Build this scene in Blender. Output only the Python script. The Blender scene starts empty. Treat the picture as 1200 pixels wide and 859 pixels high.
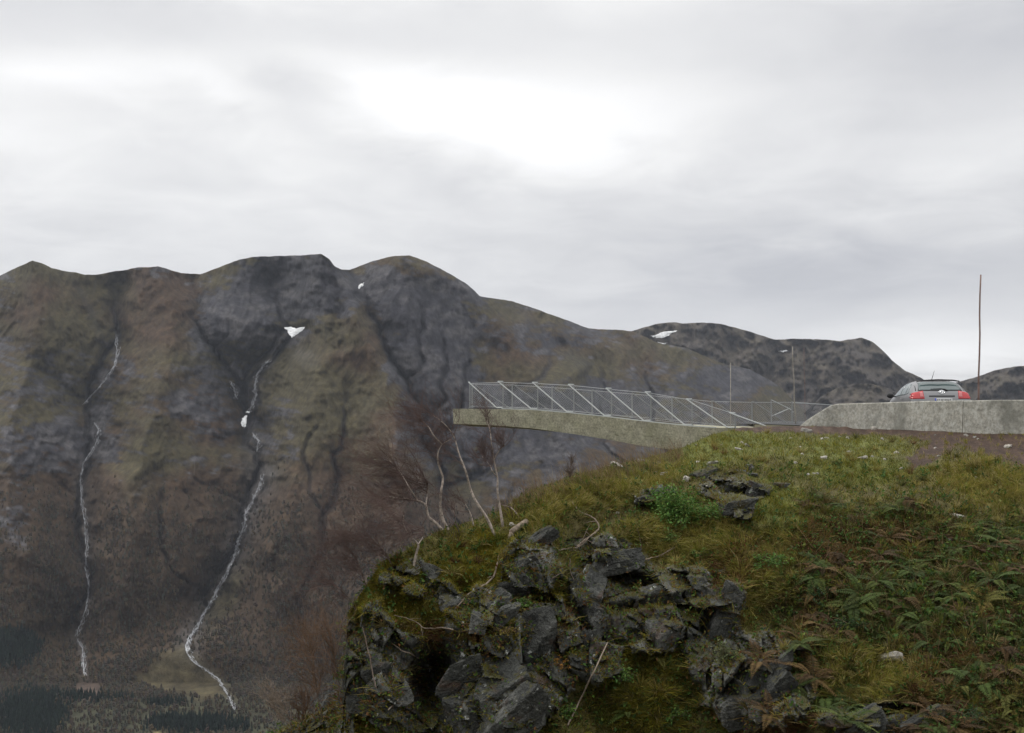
import bpy, bmesh, math, random
import numpy as np
from mathutils import Vector, Matrix
from mathutils.bvhtree import BVHTree

SC = bpy.context.scene
COL = SC.collection
R = math.radians
rng = np.random.default_rng(7)
random.seed(7)

# ------------------------------------------------------------------ camera
FP, W0, H0 = 1287.0, 1200.0, 859.0
PITCH = math.atan(56.0 / FP)
cam = bpy.data.cameras.new("camera")
cam.sensor_width = 36.0
cam.lens = 36.0 * FP / W0
cam.clip_start = 0.1
cam.clip_end = 60000
camo = bpy.data.objects.new("camera", cam)
COL.objects.link(camo)
camo.location = (0, 0, 0)
camo.rotation_euler = (math.pi / 2 + PITCH, 0, 0)
SC.camera = camo

# ------------------------------------------------------------------ view
SC.view_settings.view_transform = 'Standard'
SC.view_settings.look = 'None'
SC.view_settings.gamma = 1
SC.view_settings.exposure = 0.0
SC.cycles.max_bounces = 6
SC.cycles.diffuse_bounces = 3
SC.cycles.transparent_max_bounces = 12
SC.cycles.volume_bounces = 0
SC.cycles.use_denoising = True

# ------------------------------------------------------------------ world: overcast sky
SUN_EL, SUN_AZ = R(42), R(-62)
world = bpy.data.worlds.new("World")
SC.world = world
world.use_nodes = True


class NT:
    """small helper round a node tree"""
    def __init__(s, nt):
        s.nt = nt
        s.n = nt.nodes
        s.l = nt.links

    def node(s, typ, **kw):
        n = s.n.new(typ)
        for k, v in kw.items():
            setattr(n, k, v)
        return n

    def put(s, sock, v):
        if isinstance(v, bpy.types.NodeSocket):
            s.l.new(v, sock)
        else:
            sock.default_value = v

    def math(s, op, a, b=0.0, c=None, clamp=False):
        n = s.node('ShaderNodeMath', operation=op, use_clamp=clamp)
        s.put(n.inputs[0], a)
        s.put(n.inputs[1], b)
        if c is not None:
            s.put(n.inputs[2], c)
        return n.outputs[0]

    def vmath(s, op, a, b=None):
        n = s.node('ShaderNodeVectorMath', operation=op)
        s.put(n.inputs[0], a)
        if b is not None:
            s.put(n.inputs[1], b)
        return n.outputs['Value'] if op == 'DOT_PRODUCT' else n.outputs[0]

    def noise(s, vec, scale, detail=4, rough=0.55, dist=0.0):
        n = s.node('ShaderNodeTexNoise')
        if vec is not None:
            s.put(n.inputs['Vector'], vec)
        n.inputs['Scale'].default_value = scale
        n.inputs['Detail'].default_value = detail
        n.inputs['Roughness'].default_value = rough
        n.inputs['Distortion'].default_value = dist
        return n.outputs['Fac']

    def ramp(s, fac, stops):
        n = s.node('ShaderNodeValToRGB')
        cr = n.color_ramp
        while len(cr.elements) < len(stops):
            cr.elements.new(0.5)
        for e, (p, c) in zip(cr.elements, stops):
            e.position = p
            e.color = (c, c, c, 1) if isinstance(c, (int, float)) else (*c, 1)
        s.put(n.inputs[0], fac)
        return n.outputs[0]

    def mix(s, fac, a, b, mode='MIX'):
        n = s.node('ShaderNodeMix', data_type='RGBA', blend_type=mode)
        s.put(n.inputs['Factor'], fac)
        for sock, v in ((n.inputs[6], a), (n.inputs[7], b)):
            if isinstance(v, tuple) and len(v) == 3:
                v = (*v, 1)
            s.put(sock, v)
        return n.outputs[2]

    def xyz(s, vec):
        n = s.node('ShaderNodeSeparateXYZ')
        s.put(n.inputs[0], vec)
        return n.outputs

    def comb(s, x, y, z):
        n = s.node('ShaderNodeCombineXYZ')
        s.put(n.inputs[0], x)
        s.put(n.inputs[1], y)
        s.put(n.inputs[2], z)
        return n.outputs[0]


def pdir(px, py):
    """unit direction of a point of the photograph (1200 x 859)"""
    x, v = (px - W0 / 2) / FP, (H0 / 2 - py) / FP
    d = Vector((x, math.cos(PITCH) - math.sin(PITCH) * v, math.sin(PITCH) + math.cos(PITCH) * v))
    return d.normalized()


def P(px, py, d):
    """the place at forward distance d seen at that point of the photograph"""
    v = pdir(px, py)
    return v * (d / v.y)


def build_world():
    t = NT(world.node_tree)
    t.n.clear()
    out = t.node('ShaderNodeOutputWorld')
    tc = t.node('ShaderNodeTexCoord')
    d = t.vmath('NORMALIZE', tc.outputs['Generated'])
    x, y, z = t.xyz(d)[:3]
    zc = t.math('MAXIMUM', z, 0.0)
    den = t.math('ADD', zc, 0.16)
    q = t.comb(t.math('DIVIDE', x, den), t.math('DIVIDE', y, den), 0.0)
    n1 = t.noise(q, 1.1, 5, 0.5, 0.35)
    n2 = t.noise(q, 3.2, 6, 0.55, 0.5)
    n3 = t.noise(t.comb(t.math('MULTIPLY', x, 2.0), t.math('MULTIPLY', y, 2.0), t.math('MULTIPLY', z, 9.0)), 1.6, 5, 0.55, 0.3)

    def blob(px, py, sx, sy, tilt=0.0):
        # soft brightening of the cloud deck round one direction of the sky
        az0 = math.atan2(pdir(px, py).x, pdir(px, py).y)
        el0 = math.asin(pdir(px, py).z)
        az = t.math('ARCTAN2', x, y)
        el = t.math('ARCSINE', z)
        da = t.math('SUBTRACT', az, az0)
        de = t.math('SUBTRACT', el, el0)
        # wispy edges
        de = t.math('ADD', de, t.math('MULTIPLY', t.math('SUBTRACT', n2, 0.5), 0.05))
        da = t.math('ADD', da, t.math('MULTIPLY', t.math('SUBTRACT', n1, 0.5), 0.16))
        a = t.math('ADD', t.math('MULTIPLY', da, math.cos(tilt)), t.math('MULTIPLY', de, math.sin(tilt)))
        b = t.math('SUBTRACT', t.math('MULTIPLY', de, math.cos(tilt)), t.math('MULTIPLY', da, math.sin(tilt)))
        a = t.math('DIVIDE', a, sx / FP)
        b = t.math('DIVIDE', b, sy / FP)
        r2 = t.math('ADD', t.math('MULTIPLY', a, a), t.math('MULTIPLY', b, b))
        return t.math('EXPONENT', t.math('MULTIPLY', r2, -1.0))

    lum = t.math('ADD', 0.785, t.math('MULTIPLY', t.math('SUBTRACT', n1, 0.5), 0.22))
    lum = t.math('ADD', lum, t.math('MULTIPLY', t.math('SUBTRACT', n3, 0.5), 0.13))
    lum = t.math('ADD', lum, t.math('MULTIPLY', t.math('SUBTRACT', n2, 0.5), 0.26))
    for (px, py, sx, sy, tilt, amp) in (
            (620, 140, 250, 56, -0.06, 0.25), (470, 108, 130, 30, -.12, .22), (270, 112, 60, 16, -.5, .12), (520, 140, 460, 120, 0.0, 0.13), (130, 75, 150, 26, 0.1, 0.16), (20, 150, 110, 70, 0, 0.15),
            (1110, 190, 170, 70, 0.1, 0.08), (1090, 415, 170, 38, 0, 0.25), (240, 260, 330, 60, 0, 0.06),
            (330, 95, 70, 24, 0, -0.12), (1020, 320, 300, 50, 0.06, -0.17), (1130, 60, 200, 90, 0, -.05), (1170, 30, 140, 60, 0, -0.12), (300, 25, 500, 28, 0, -0.07),
            (450, 190, 120, 20, -0.3, -0.07), (700, 260, 400, 60, 0.0, -0.06), (1020, 145, 90, 30, 0, -0.05)):
        lum = t.math('ADD', lum, t.math('MULTIPLY', blob(px, py, sx, sy, tilt), amp))
    # overcast deck: brighter towards the zenith
    zen = t.math('SUBTRACT', t.math('MAXIMUM', z, 0.30), 0.30)
    lum = t.math('MULTIPLY', lum, t.math('MULTIPLY_ADD', zen, 2.6, 1.0))
    lum = t.math('MAXIMUM', lum, 0.25)
    # thin parts are white, thick parts blue grey
    tint = t.ramp(lum, [(0.42, (0.935, 0.965, 1.07)), (0.74, (0.99, 0.995, 1.02)), (0.95, (1.0, 1.0, 1.0))])
    colr = t.mix(1.0, t.comb(lum, lum, lum), tint, 'MULTIPLY')
    # below the horizon the deck ends in dull ground light
    up = t.math('MULTIPLY_ADD', z, 8.0, 0.6, clamp=True)
    colr = t.mix(up, (0.12, 0.12, 0.12), colr)
    sky = t.node('ShaderNodeTexSky', sky_type='NISHITA')
    sky.sun_disc = False
    sky.sun_elevation = SUN_EL
    sky.sun_rotation = SUN_AZ
    b1 = t.node('ShaderNodeBackground')
    t.put(b1.inputs['Color'], sky.outputs[0])
    b1.inputs['Strength'].default_value = 0.05
    b2 = t.node('ShaderNodeBackground')
    t.put(b2.inputs['Color'], colr)
    b2.inputs['Strength'].default_value = 1.0
    mx = t.node('ShaderNodeMixShader')
    mx.inputs[0].default_value = 0.94
    t.l.new(b1.outputs[0], mx.inputs[1])
    t.l.new(b2.outputs[0], mx.inputs[2])
    t.l.new(mx.outputs[0], out.inputs['Surface'])


build_world()

# ------------------------------------------------------------------ sun behind the cloud
sl = bpy.data.lights.new("sun", 'SUN')
sl.energy = 1.5
sl.angle = R(12)
sl.color = (1.0, 0.97, 0.92)
so = bpy.data.objects.new("sun", sl)
COL.objects.link(so)
sd = Vector((math.sin(SUN_AZ) * math.cos(SUN_EL), math.cos(SUN_AZ) * math.cos(SUN_EL), math.sin(SUN_EL)))
so.rotation_euler = sd.to_track_quat('Z', 'Y').to_euler()
so.location = (0, 0, 100)

# ------------------------------------------------------------------ numpy helpers


def _hash(ix, iy, iz, seed):
    h = (ix.astype(np.int64) * 374761393 + iy.astype(np.int64) * 668265263 + iz.astype(np.int64) * 2147483647 + seed * 974634777) & 0xFFFFFFFF
    h = ((h ^ (h >> 13)) * 1274126177) & 0xFFFFFFFF
    h = ((h ^ (h >> 16)) * 2246822519) & 0xFFFFFFFF
    return h ^ (h >> 15)


_G = rng.normal(size=(256, 3))
_G /= np.linalg.norm(_G, axis=1)[:, None]


def gnoise(x, y, z=0.0, seed=0):
    """gradient noise, about -1..1"""
    x, y, z = np.broadcast_arrays(np.asarray(x, float), np.asarray(y, float), np.asarray(z, float))
    xi, yi, zi = np.floor(x), np.floor(y), np.floor(z)
    xf, yf, zf = x - xi, y - yi, z - zi
    s = lambda t: t * t * t * (t * (t * 6 - 15) + 10)
    u, v, w = s(xf), s(yf), s(zf)
    r = 0
    for a in (0, 1):
        for b in (0, 1):
            for c in (0, 1):
                g = _G[_hash(xi + a, yi + b, zi + c, seed) & 255]
                dt = g[..., 0] * (xf - a) + g[..., 1] * (yf - b) + g[..., 2] * (zf - c)
                r = r + dt * (u if a else 1 - u) * (v if b else 1 - v) * (w if c else 1 - w)
    return r * 1.6


def fbm(x, y, z=0.0, oct=4, gain=0.5, seed=0, ridged=False):
    a, f, r, tot = 1.0, 1.0, 0, 0
    for o in range(oct):
        n = gnoise(np.asarray(x) * f, np.asarray(y) * f, np.asarray(z) * f + o * 7.3, seed + o)
        if ridged:
            n = 1 - 2 * np.abs(n)
        r = r + a * n
        tot += a
        a *= gain
        f *= 2.03
    return r / tot


def sstep(a, b, x):
    t = np.clip((x - a) / (b - a), 0, 1)
    return t * t * (3 - 2 * t)


def lerp(a, b, t):
    return a + (b - a) * t


def np_mesh(name, V, F, mat=None, smooth=True, attrs=None, parent=None, link=True):
    """one mesh object from numpy vertices and an (n,3) or (n,4) face array"""
    V = np.ascontiguousarray(V, dtype=np.float32)
    F = np.ascontiguousarray(F, dtype=np.int32)
    me = bpy.data.meshes.new(name)
    n, k = F.shape
    me.vertices.add(len(V))
    me.vertices.foreach_set('co', V.ravel())
    me.loops.add(n * k)
    me.loops.foreach_set('vertex_index', F.ravel())
    me.polygons.add(n)
    me.polygons.foreach_set('loop_start', np.arange(0, n * k, k, dtype=np.int32))
    me.polygons.foreach_set('use_smooth', np.full(n, smooth, dtype=bool))
    me.update(calc_edges=True)
    for an, arr in (attrs or {}).items():
        arr = np.asarray(arr, dtype=np.float32)
        if arr.ndim == 2:
            at = me.attributes.new(an, 'FLOAT_COLOR', 'POINT')
            c4 = np.ones((len(V), 4), dtype=np.float32)
            c4[:, :3] = arr
            at.data.foreach_set('color', c4.ravel())
        else:
            at = me.attributes.new(an, 'FLOAT', 'POINT')
            at.data.foreach_set('value', arr)
    if mat:
        me.materials.append(mat)
    o = bpy.data.objects.new(name, me)
    if link:
        COL.objects.link(o)
    if parent:
        o.parent = parent
    return o


def grid_faces(nr, nc):
    i = np.arange(nr - 1)[:, None] * nc + np.arange(nc - 1)[None, :]
    return np.stack([i, i + 1, i + nc + 1, i + nc], -1).reshape(-1, 4)


def tag(o, label=None, cat=None, group=None, kind=None):
    if label:
        o['label'] = label
    if cat:
        o['category'] = cat
    if group:
        o['group'] = group
    if kind:
        o['kind'] = kind
    return o


def empty(name, loc, rz=0.0):
    o = bpy.data.objects.new(name, None)
    o.empty_display_size = 0.1
    COL.objects.link(o)
    o.location = loc
    o.rotation_euler = (0, 0, rz)
    return o


class MB:
    """collects shapes and links them as ONE mesh object"""
    def __init__(s):
        s.v, s.f = [], []

    def add(s, vs, fs):
        b = len(s.v)
        s.v += [tuple(v) for v in vs]
        s.f += [tuple(i + b for i in f) for f in fs]

    def box(s, c, size, m=None):
        x, y, z = size[0] / 2, size[1] / 2, size[2] / 2
        vs = [Vector((a * x, b * y, d * z)) for a in (-1, 1) for b in (-1, 1) for d in (-1, 1)]
        if m is not None:
            vs = [m @ v for v in vs]
        s.add([v + Vector(c) for v in vs], [(0, 1, 3, 2), (4, 6, 7, 5), (0, 4, 5, 1), (2, 3, 7, 6), (0, 2, 6, 4), (1, 5, 7, 3)])

    def bar(s, a, b, w, h=None):
        """square bar from a to b"""
        s.tube([a, b], [w * 0.7071] * 2, 4, math.pi / 4)

    def tube(s, pts, rad, n=6, ph=0.0, cap=True):
        pts = [Vector(p) for p in pts]
        up = None
        base = len(s.v)
        for i, p in enumerate(pts):
            t = (pts[min(i + 1, len(pts) - 1)] - pts[max(i - 1, 0)])
            if t.length < 1e-9:
                t = Vector((0, 0, 1))
            t.normalize()
            if up is None:
                up = Vector((0, 0, 1)) if abs(t.z) < 0.9 else Vector((0, 1, 0))
            a = t.cross(up)
            if a.length < 1e-6:
                a = t.orthogonal()
            a.normalize()
            up = a.cross(t).normalized()
            for k in range(n):
                an = ph + 2 * math.pi * k / n
                s.v.append(tuple(p + (a * math.cos(an) + up * math.sin(an)) * rad[i]))
        for i in range(len(pts) - 1):
            for k in range(n):
                q = base + i * n
                s.f.append((q + k, q + (k + 1) % n, q + n + (k + 1) % n, q + n + k))
        if cap:
            s.f.append(tuple(base + k for k in range(n))[::-1])
            e = base + (len(pts) - 1) * n
            s.f.append(tuple(e + k for k in range(n)))

    def build(s, name, mat, parent=None, smooth=False):
        me = bpy.data.meshes.new(name)
        me.from_pydata(s.v, [], s.f)
        me.update()
        if smooth:
            for p in me.polygons:
                p.use_smooth = True
        me.materials.append(mat)
        o = bpy.data.objects.new(name, me)
        COL.objects.link(o)
        if parent:
            o.parent = parent
        return o


# ------------------------------------------------------------------ materials
def new_mat(name):
    m = bpy.data.materials.new(name)
    m.use_nodes = True
    t = NT(m.node_tree)
    t.n.clear()
    out = t.node('ShaderNodeOutputMaterial')
    b = t.node('ShaderNodeBsdfPrincipled')
    t.l.new(b.outputs[0], out.inputs[0])
    return m, t, b, out


def plain(name, col, rough=0.6, metal=0.0, spec=0.5, var=0.0, vscale=6.0):
    m, t, b, out = new_mat(name)
    if var:
        tc = t.node('ShaderNodeTexCoord')
        n = t.noise(tc.outputs['Object'], vscale, 6, 0.65)
        f = t.ramp(n, [(0.3, 1 - var), (0.7, 1 + var)])
        t.put(b.inputs['Base Color'], t.mix(1.0, (*col, 1), f, 'MULTIPLY'))
    else:
        b.inputs['Base Color'].default_value = (*col, 1)
    b.inputs['Roughness'].default_value = rough
    b.inputs['Metallic'].default_value = metal
    b.inputs['Specular IOR Level'].default_value = spec
    return m


def bump(t, b, h, strength, dist):
    n = t.node('ShaderNodeBump')
    n.inputs['Strength'].default_value = strength
    n.inputs['Distance'].default_value = dist
    t.put(n.inputs['Height'], h)
    t.l.new(n.outputs[0], b.inputs['Normal'])
    return n


def attr(t, name):
    a = t.node('ShaderNodeAttribute', attribute_name=name)
    return a


def rock_colour(t, vec):
    """grey foliated gneiss with lichen, staining and moss in its albedo"""
    big = t.noise(vec, 1.3, 5, 0.6, 0.4)
    col = t.ramp(big, [(0.32, (0.024, 0.026, 0.023)), (0.50, (0.070, 0.072, 0.064)), (0.68, (0.175, 0.176, 0.16))])
    # dark wet streaks
    s = t.node('ShaderNodeMapping')
    s.inputs['Scale'].default_value = (2.2, 2.2, 0.5)
    t.put(s.inputs['Vector'], vec)
    st = t.noise(s.outputs[0], 2.4, 4, 0.6, 0.3)
    col = t.mix(t.ramp(st, [(0.48, 0.0), (0.64, 0.75)]), col, (0.035, 0.036, 0.034))
    fine = t.noise(vec, 24.0, 4, 0.7)
    col = t.mix(1.0, col, t.ramp(fine, [(0.3, 0.45), (0.7, 1.6)]), 'MULTIPLY')
    li = t.noise(vec, 5.5, 3, 0.6)
    col = t.mix(t.ramp(li, [(0.655, 0.0), (0.69, 0.85)]), col, (0.42, 0.43, 0.40))
    ru = t.noise(vec, 2.1, 3, 0.55, 0.6)
    col = t.mix(t.ramp(ru, [(0.60, 0.0), (0.70, 0.5)]), col, (0.10, 0.05, 0.03))
    return col, fine, st


def mat_hill():
    m, t, b, out = new_mat('hillside ground')
    geo = t.node('ShaderNodeNewGeometry')
    pos = geo.outputs['Position']
    rk = attr(t, 'rock').outputs['Fac']
    gc = attr(t, 'ground').outputs['Color']
    f = t.noise(pos, 14.0, 5, 0.7)
    f2 = t.noise(pos, 2.6, 4, 0.6)
    g = t.mix(1.0, gc, t.ramp(f, [(0.3, 0.6), (0.7, 1.7)]), 'MULTIPLY')
    g = t.mix(1.0, g, t.ramp(f2, [(0.3, 0.7), (0.7, 1.3)]), 'MULTIPLY')
    rc, fine, st = rock_colour(t, pos)
    nz = t.xyz(geo.outputs['Normal'])[2]
    mo = t.math('ADD', nz, t.math('MULTIPLY', t.math('SUBTRACT', f2, 0.5), 1.6))
    rc = t.mix(t.ramp(mo, [(0.72, 0.0), (1.0, 0.85)]), rc, t.mix(f, (0.03, 0.035, 0.008), (0.085, 0.075, 0.018)))
    e = t.math('ADD', rk, t.math('MULTIPLY', t.math('SUBTRACT', f, 0.5), 0.7))
    t.put(b.inputs['Base Color'], t.mix(t.ramp(e, [(0.4, 0.0), (0.6, 1.0)]), g, rc))
    b.inputs['Roughness'].default_value = 0.85
    b.inputs['Specular IOR Level'].default_value = 0.25
    bump(t, b, t.math('ADD', t.math('MULTIPLY', f, 0.6), t.math('MULTIPLY', fine, 0.4)), 0.8, 0.06)
    return m


def mat_rock():
    m, t, b, out = new_mat('lichened rock')
    geo = t.node('ShaderNodeNewGeometry')
    oi = t.node('ShaderNodeObjectInfo')
    pos = t.vmath('ADD', geo.outputs['Position'], t.comb(t.math('MULTIPLY', oi.outputs['Random'], 30.0), 0.0, 0.0))
    rc, fine, st = rock_colour(t, pos)
    rc = t.mix(1.0, rc, t.ramp(oi.outputs['Random'], [(0.0, 0.75), (1.0, 1.25)]), 'MULTIPLY')
    nz = t.xyz(geo.outputs['Normal'])[2]
    f2 = t.noise(pos, 3.0, 4, 0.6)
    mo = t.math('ADD', nz, t.math('MULTIPLY', t.math('SUBTRACT', f2, 0.5), 2.2))
    rc = t.mix(t.ramp(mo, [(0.85, 0.0), (1.1, 0.85)]), rc, (0.07, 0.065, 0.016))
    t.put(b.inputs['Base Color'], rc)
    b.inputs['Roughness'].default_value = 0.7
    b.inputs['Specular IOR Level'].default_value = 0.35
    bump(t, b, t.math('ADD', fine, t.noise(pos, 7.0, 5, 0.65)), 1.0, 0.07)
    return m


def mat_stone():
    m, t, b, out = new_mat('pale stone')
    geo = t.node('ShaderNodeNewGeometry')
    oi = t.node('ShaderNodeObjectInfo')
    n = t.noise(geo.outputs['Position'], 9.0, 5, 0.6)
    base = t.mix(oi.outputs['Random'], (0.20, 0.19, 0.17), (0.40, 0.37, 0.32))
    t.put(b.inputs['Base Color'], t.mix(1.0, base, t.ramp(n, [(0.3, 0.6), (0.7, 1.3)]), 'MULTIPLY'))
    b.inputs['Roughness'].default_value = 0.8
    bump(t, b, n, 0.6, 0.03)
    return m


def mat_leafy(name, attrname='tint', transl=0.25):
    m, t, b, out = new_mat(name)
    c = attr(t, attrname).outputs['Color']
    t.put(b.inputs['Base Color'], c)
    b.inputs['Roughness'].default_value = 0.65
    b.inputs['Specular IOR Level'].default_value = 0.2
    tr = t.node('ShaderNodeBsdfTranslucent')
    t.put(tr.inputs['Color'], c)
    mx = t.node('ShaderNodeMixShader')
    mx.inputs[0].default_value = transl
    t.l.new(b.outputs[0], mx.inputs[1])
    t.l.new(tr.outputs[0], mx.inputs[2])
    t.l.new(mx.outputs[0], out.inputs[0])
    return m


def mat_mountain():
    m, t, b, out = new_mat('mountain')
    geo = t.node('ShaderNodeNewGeometry')
    pos = geo.outputs['Position']
    c = attr(t, 'ground').outputs['Color']
    s = t.node('ShaderNodeMapping')
    s.inputs['Scale'].default_value = (1.0, 0.6, 0.6)
    t.put(s.inputs['Vector'], pos)
    f = t.noise(s.outputs[0], 0.045, 6, 0.72)
    g = t.noise(pos, 0.011, 5, 0.65, 0.5)
    col = t.mix(1.0, c, t.ramp(f, [(0.32, 0.52), (0.68, 1.55)]), 'MULTIPLY')
    col = t.mix(1.0, col, t.ramp(g, [(0.3, 0.82), (0.7, 1.18)]), 'MULTIPLY')
    t.put(b.inputs['Base Color'], col)
    b.inputs['Roughness'].default_value = 0.9
    b.inputs['Specular IOR Level'].default_value = 0.15
    bump(t, b, f, 0.6, 17.0)
    return m


def mat_concrete(name, col, streak=True, moss=0.0):
    m, t, b, out = new_mat(name)
    geo = t.node('ShaderNodeNewGeometry')
    pos = geo.outputs['Position']
    n = t.noise(pos, 2.2, 6, 0.65)
    c = t.mix(1.0, (*col, 1), t.ramp(n, [(0.3, 0.72), (0.7, 1.22)]), 'MULTIPLY')
    sp = t.noise(pos, 13.0, 5, 0.7)
    c = t.mix(1.0, c, t.ramp(sp, [(0.35, 0.68), (0.62, 1.28)]), 'MULTIPLY')
    if streak:
        s = t.node('ShaderNodeMapping')
        s.inputs['Scale'].default_value = (0.5, 0.5, 7.0)
        t.put(s.inputs['Vector'], pos)
        st = t.noise(s.outputs[0], 3.0, 5, 0.7)
        c = t.mix(t.ramp(st, [(0.56, 0.0), (0.72, 0.6)]), c, (0.06, 0.06, 0.04))
    else:
        li = t.noise(pos, 6.0, 5, 0.75)
        c = t.mix(t.ramp(li, [(0.47, 0.0), (0.60, 0.6)]), c, (0.41, 0.41, 0.375))
        dk = t.noise(pos, 1.1, 5, 0.65, 0.3)
        c = t.mix(t.ramp(dk, [(0.5, 0.0), (0.66, 0.7)]), c, (0.115, 0.115, 0.098))
    if moss:
        mo = t.noise(pos, 1.4, 4, 0.6)
        c = t.mix(t.ramp(mo, [(0.4, 0.0), (0.7, moss)]), c, (0.14, 0.15, 0.06))
    t.put(b.inputs['Base Color'], c)
    b.inputs['Roughness'].default_value = 0.9
    b.inputs['Specular IOR Level'].default_value = 0.2
    bump(t, b, sp, 0.5, 0.02)
    return m


M = dict(
    hill=mat_hill(), rock=mat_rock(), stone=mat_stone(), mountain=mat_mountain(),
    grass=mat_leafy('grass blades'), leaf=mat_leafy('leaves', 'tint', 0.3), forest=mat_leafy('far trees', 'tint', 0.1),
    deck=mat_concrete('stained deck concrete', (0.315, 0.30, 0.225), True, 0.3), wall=mat_concrete('lichened barrier concrete', (0.27, 0.26, 0.225), False, 0.0),
    steel=plain('galvanised steel', (0.42, 0.44, 0.43), 0.5, 0.25), shadedsteel=plain('shaded galvanised steel', (0.22, 0.23, 0.23), 0.6, 0.2), net=plain('stainless net wire', (0.36, 0.37, 0.38), 0.55, 0.2),  # posts and far braces: same steel, their weaker light put into a darker colour
    rust=plain('weathered pole', (0.20, 0.13, 0.11), 0.7, 0.2, 0.3, 0.35, 5.0), polepale=plain('pale weathered pole', (0.25, 0.23, 0.20), 0.7, 0.1, 0.3, 0.3, 5.0),
    bark=plain('pale birch bark', (0.31, 0.26, 0.22), 0.85, 0, 0.3, 0.6, 16.0), twig=plain('dark red twigs', (0.105, 0.071, 0.062), 0.8, 0, 0.2, 0.3, 3.0),
    orange_twig=plain('brown twigs', (0.13, 0.08, 0.05), 0.8, 0, 0.2, 0.3, 3.0), deadwood=plain('bleached dead wood', (0.22, 0.175, 0.135), 0.85, 0, 0.2, 0.45, 14.0),
    darkwood=plain('dark dead wood', (0.10, 0.075, 0.06), 0.85, 0, 0.2, 0.4, 9.0),
    paint=plain('grey car paint', (0.20, 0.20, 0.205), 0.3, 0.3, 0.6), glass=plain('car window glass', (0.05, 0.08, 0.079), 0.08, 0.0, 1.0),
    black=plain('black plastic', (0.012, 0.012, 0.013), 0.45), red=plain('red tail lamp lens', (0.42, 0.008, 0.012), 0.2, 0, 0.7), clear=plain('pale lamp lens', (0.50, 0.13, 0.13), 0.15, 0, 0.7),
    plate=plain('white number plate', (0.48, 0.48, 0.47), 0.4), blue=plain('blue plate strip', (0.03, 0.06, 0.35), 0.4), ink=plain('plate characters', (0.03, 0.03, 0.03), 0.5),
    chrome=plain('chrome', (0.75, 0.76, 0.77), 0.15, 1.0), rubber=plain('tyre rubber', (0.015, 0.015, 0.015), 0.85), alloy=plain('alloy rim', (0.45, 0.46, 0.47), 0.35, 0.8),
    seatcloth=plain('dark seat cloth', (0.03, 0.03, 0.03), 0.9), asphalt=plain('asphalt', (0.055, 0.055, 0.055), 0.9, 0, 0.2, 0.3, 4.0),
)


def mat_snow():
    m, t, b, out = new_mat('old snow')
    geo = t.node('ShaderNodeNewGeometry')
    n = t.noise(geo.outputs['Position'], 0.08, 4, 0.6)
    t.put(b.inputs['Base Color'], t.ramp(n, [(0.3, (0.45, 0.455, 0.46)), (0.7, (0.85, 0.86, 0.86))]))
    b.inputs['Roughness'].default_value = 0.8
    return m


def mat_water():
    m, t, b, out = new_mat('white falling water')
    geo = t.node('ShaderNodeNewGeometry')
    n = t.noise(geo.outputs['Position'], 0.06, 5, 0.75)
    t.put(b.inputs['Base Color'], t.ramp(n, [(0.35, (0.12, 0.122, 0.13)), (0.66, (0.42, 0.43, 0.45))]))
    b.inputs['Roughness'].default_value = 0.5
    return m


M['snow'] = mat_snow()
M['water'] = mat_water()

# ================================================================== MOUNTAINS
CP, SP = math.cos(PITCH), math.sin(PITCH)


def place(u, v, d):
    """vectorised P(): world points at forward distance d along directions (u, v)"""
    x, q = (u - W0 / 2) / FP, (H0 / 2 - v) / FP
    dy, dz = CP - SP * q, SP + CP * q
    return np.stack([x / dy * d, d, dz / dy * d], -1)


def vof(z, d):
    """photograph row of a height z at forward distance d"""
    k = z / d
    q = (CP * k - SP) / (CP + SP * k)
    return H0 / 2 - q * FP


def interp(x, pts):
    a = np.array(pts, float)
    return np.interp(x, a[:, 0], a[:, 1])


def polydist(u, v, pts):
    best = np.full(u.shape, 1e9)
    for (x0, y0), (x1, y1) in zip(pts[:-1], pts[1:]):
        dx, dy = x1 - x0, y1 - y0
        s = np.clip(((u - x0) * dx + (v - y0) * dy) / (dx * dx + dy * dy), 0, 1)
        best = np.minimum(best, np.hypot(u - x0 - s * dx, v - y0 - s * dy))
    return best


def ell(u, v, cx, cy, rx, ry, rot=0.0):
    a, b = u - cx, v - cy
    c, s = math.cos(rot), math.sin(rot)
    return np.exp(-(((a * c + b * s) / rx) ** 2 + ((-a * s + b * c) / ry) ** 2) ** 1.5)


ROCKBLUE, ROCKGREY = np.array((.036, .035, .041)), np.array((.080, .075, .076))
OLIVE, RUST, BROWN = np.array((.055, .046, .023)), np.array((.055, .034, .020)), np.array((.046, .030, .018))
SCREE, FAN, DARKF = np.array((.15, .14, .136)), np.array((.088, .074, .040)), np.array((.022, .032, .026))

FALL_A = [[(137, 392), (135, 402), (137, 412), (134, 428), (126, 440), (117, 453), (108, 462), (97, 474)],
          [(110, 495), (115, 503), (113, 518), (106, 530), (98, 542), (94, 560), (95, 585), (99, 610), (101, 640), (100, 665), (104, 685), (103, 700), (100, 715), (95, 730), (88, 746)],
          [(90, 748), (97, 760), (97, 775), (99, 792)]]
FALL_B = [[(316, 421), (308, 428), (301, 440), (299, 455), (300, 463), (295, 476), (291, 486)], [(270, 446), (274, 455), (278, 468)],
          [(295, 507), (303, 518), (301, 530)],
          [(308, 555), (305, 568), (296, 585), (288, 603), (286, 618), (279, 632), (276, 648), (268, 664), (262, 680), (253, 694), (246, 706), (238, 720), (232, 735), (222, 746), (218, 756), (220, 766)],
          [(220, 766), (228, 777), (240, 784), (255, 795), (263, 806), (269, 818), (275, 832)]]
GULLY = [(412, 316), (424, 350), (448, 395), (466, 440), (480, 480), (505, 520), (520, 570)]
SPUR = [(385, 298), (402, 335), (420, 365), (440, 405), (455, 440), (465, 480), (470, 560), (470, 700)]

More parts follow.
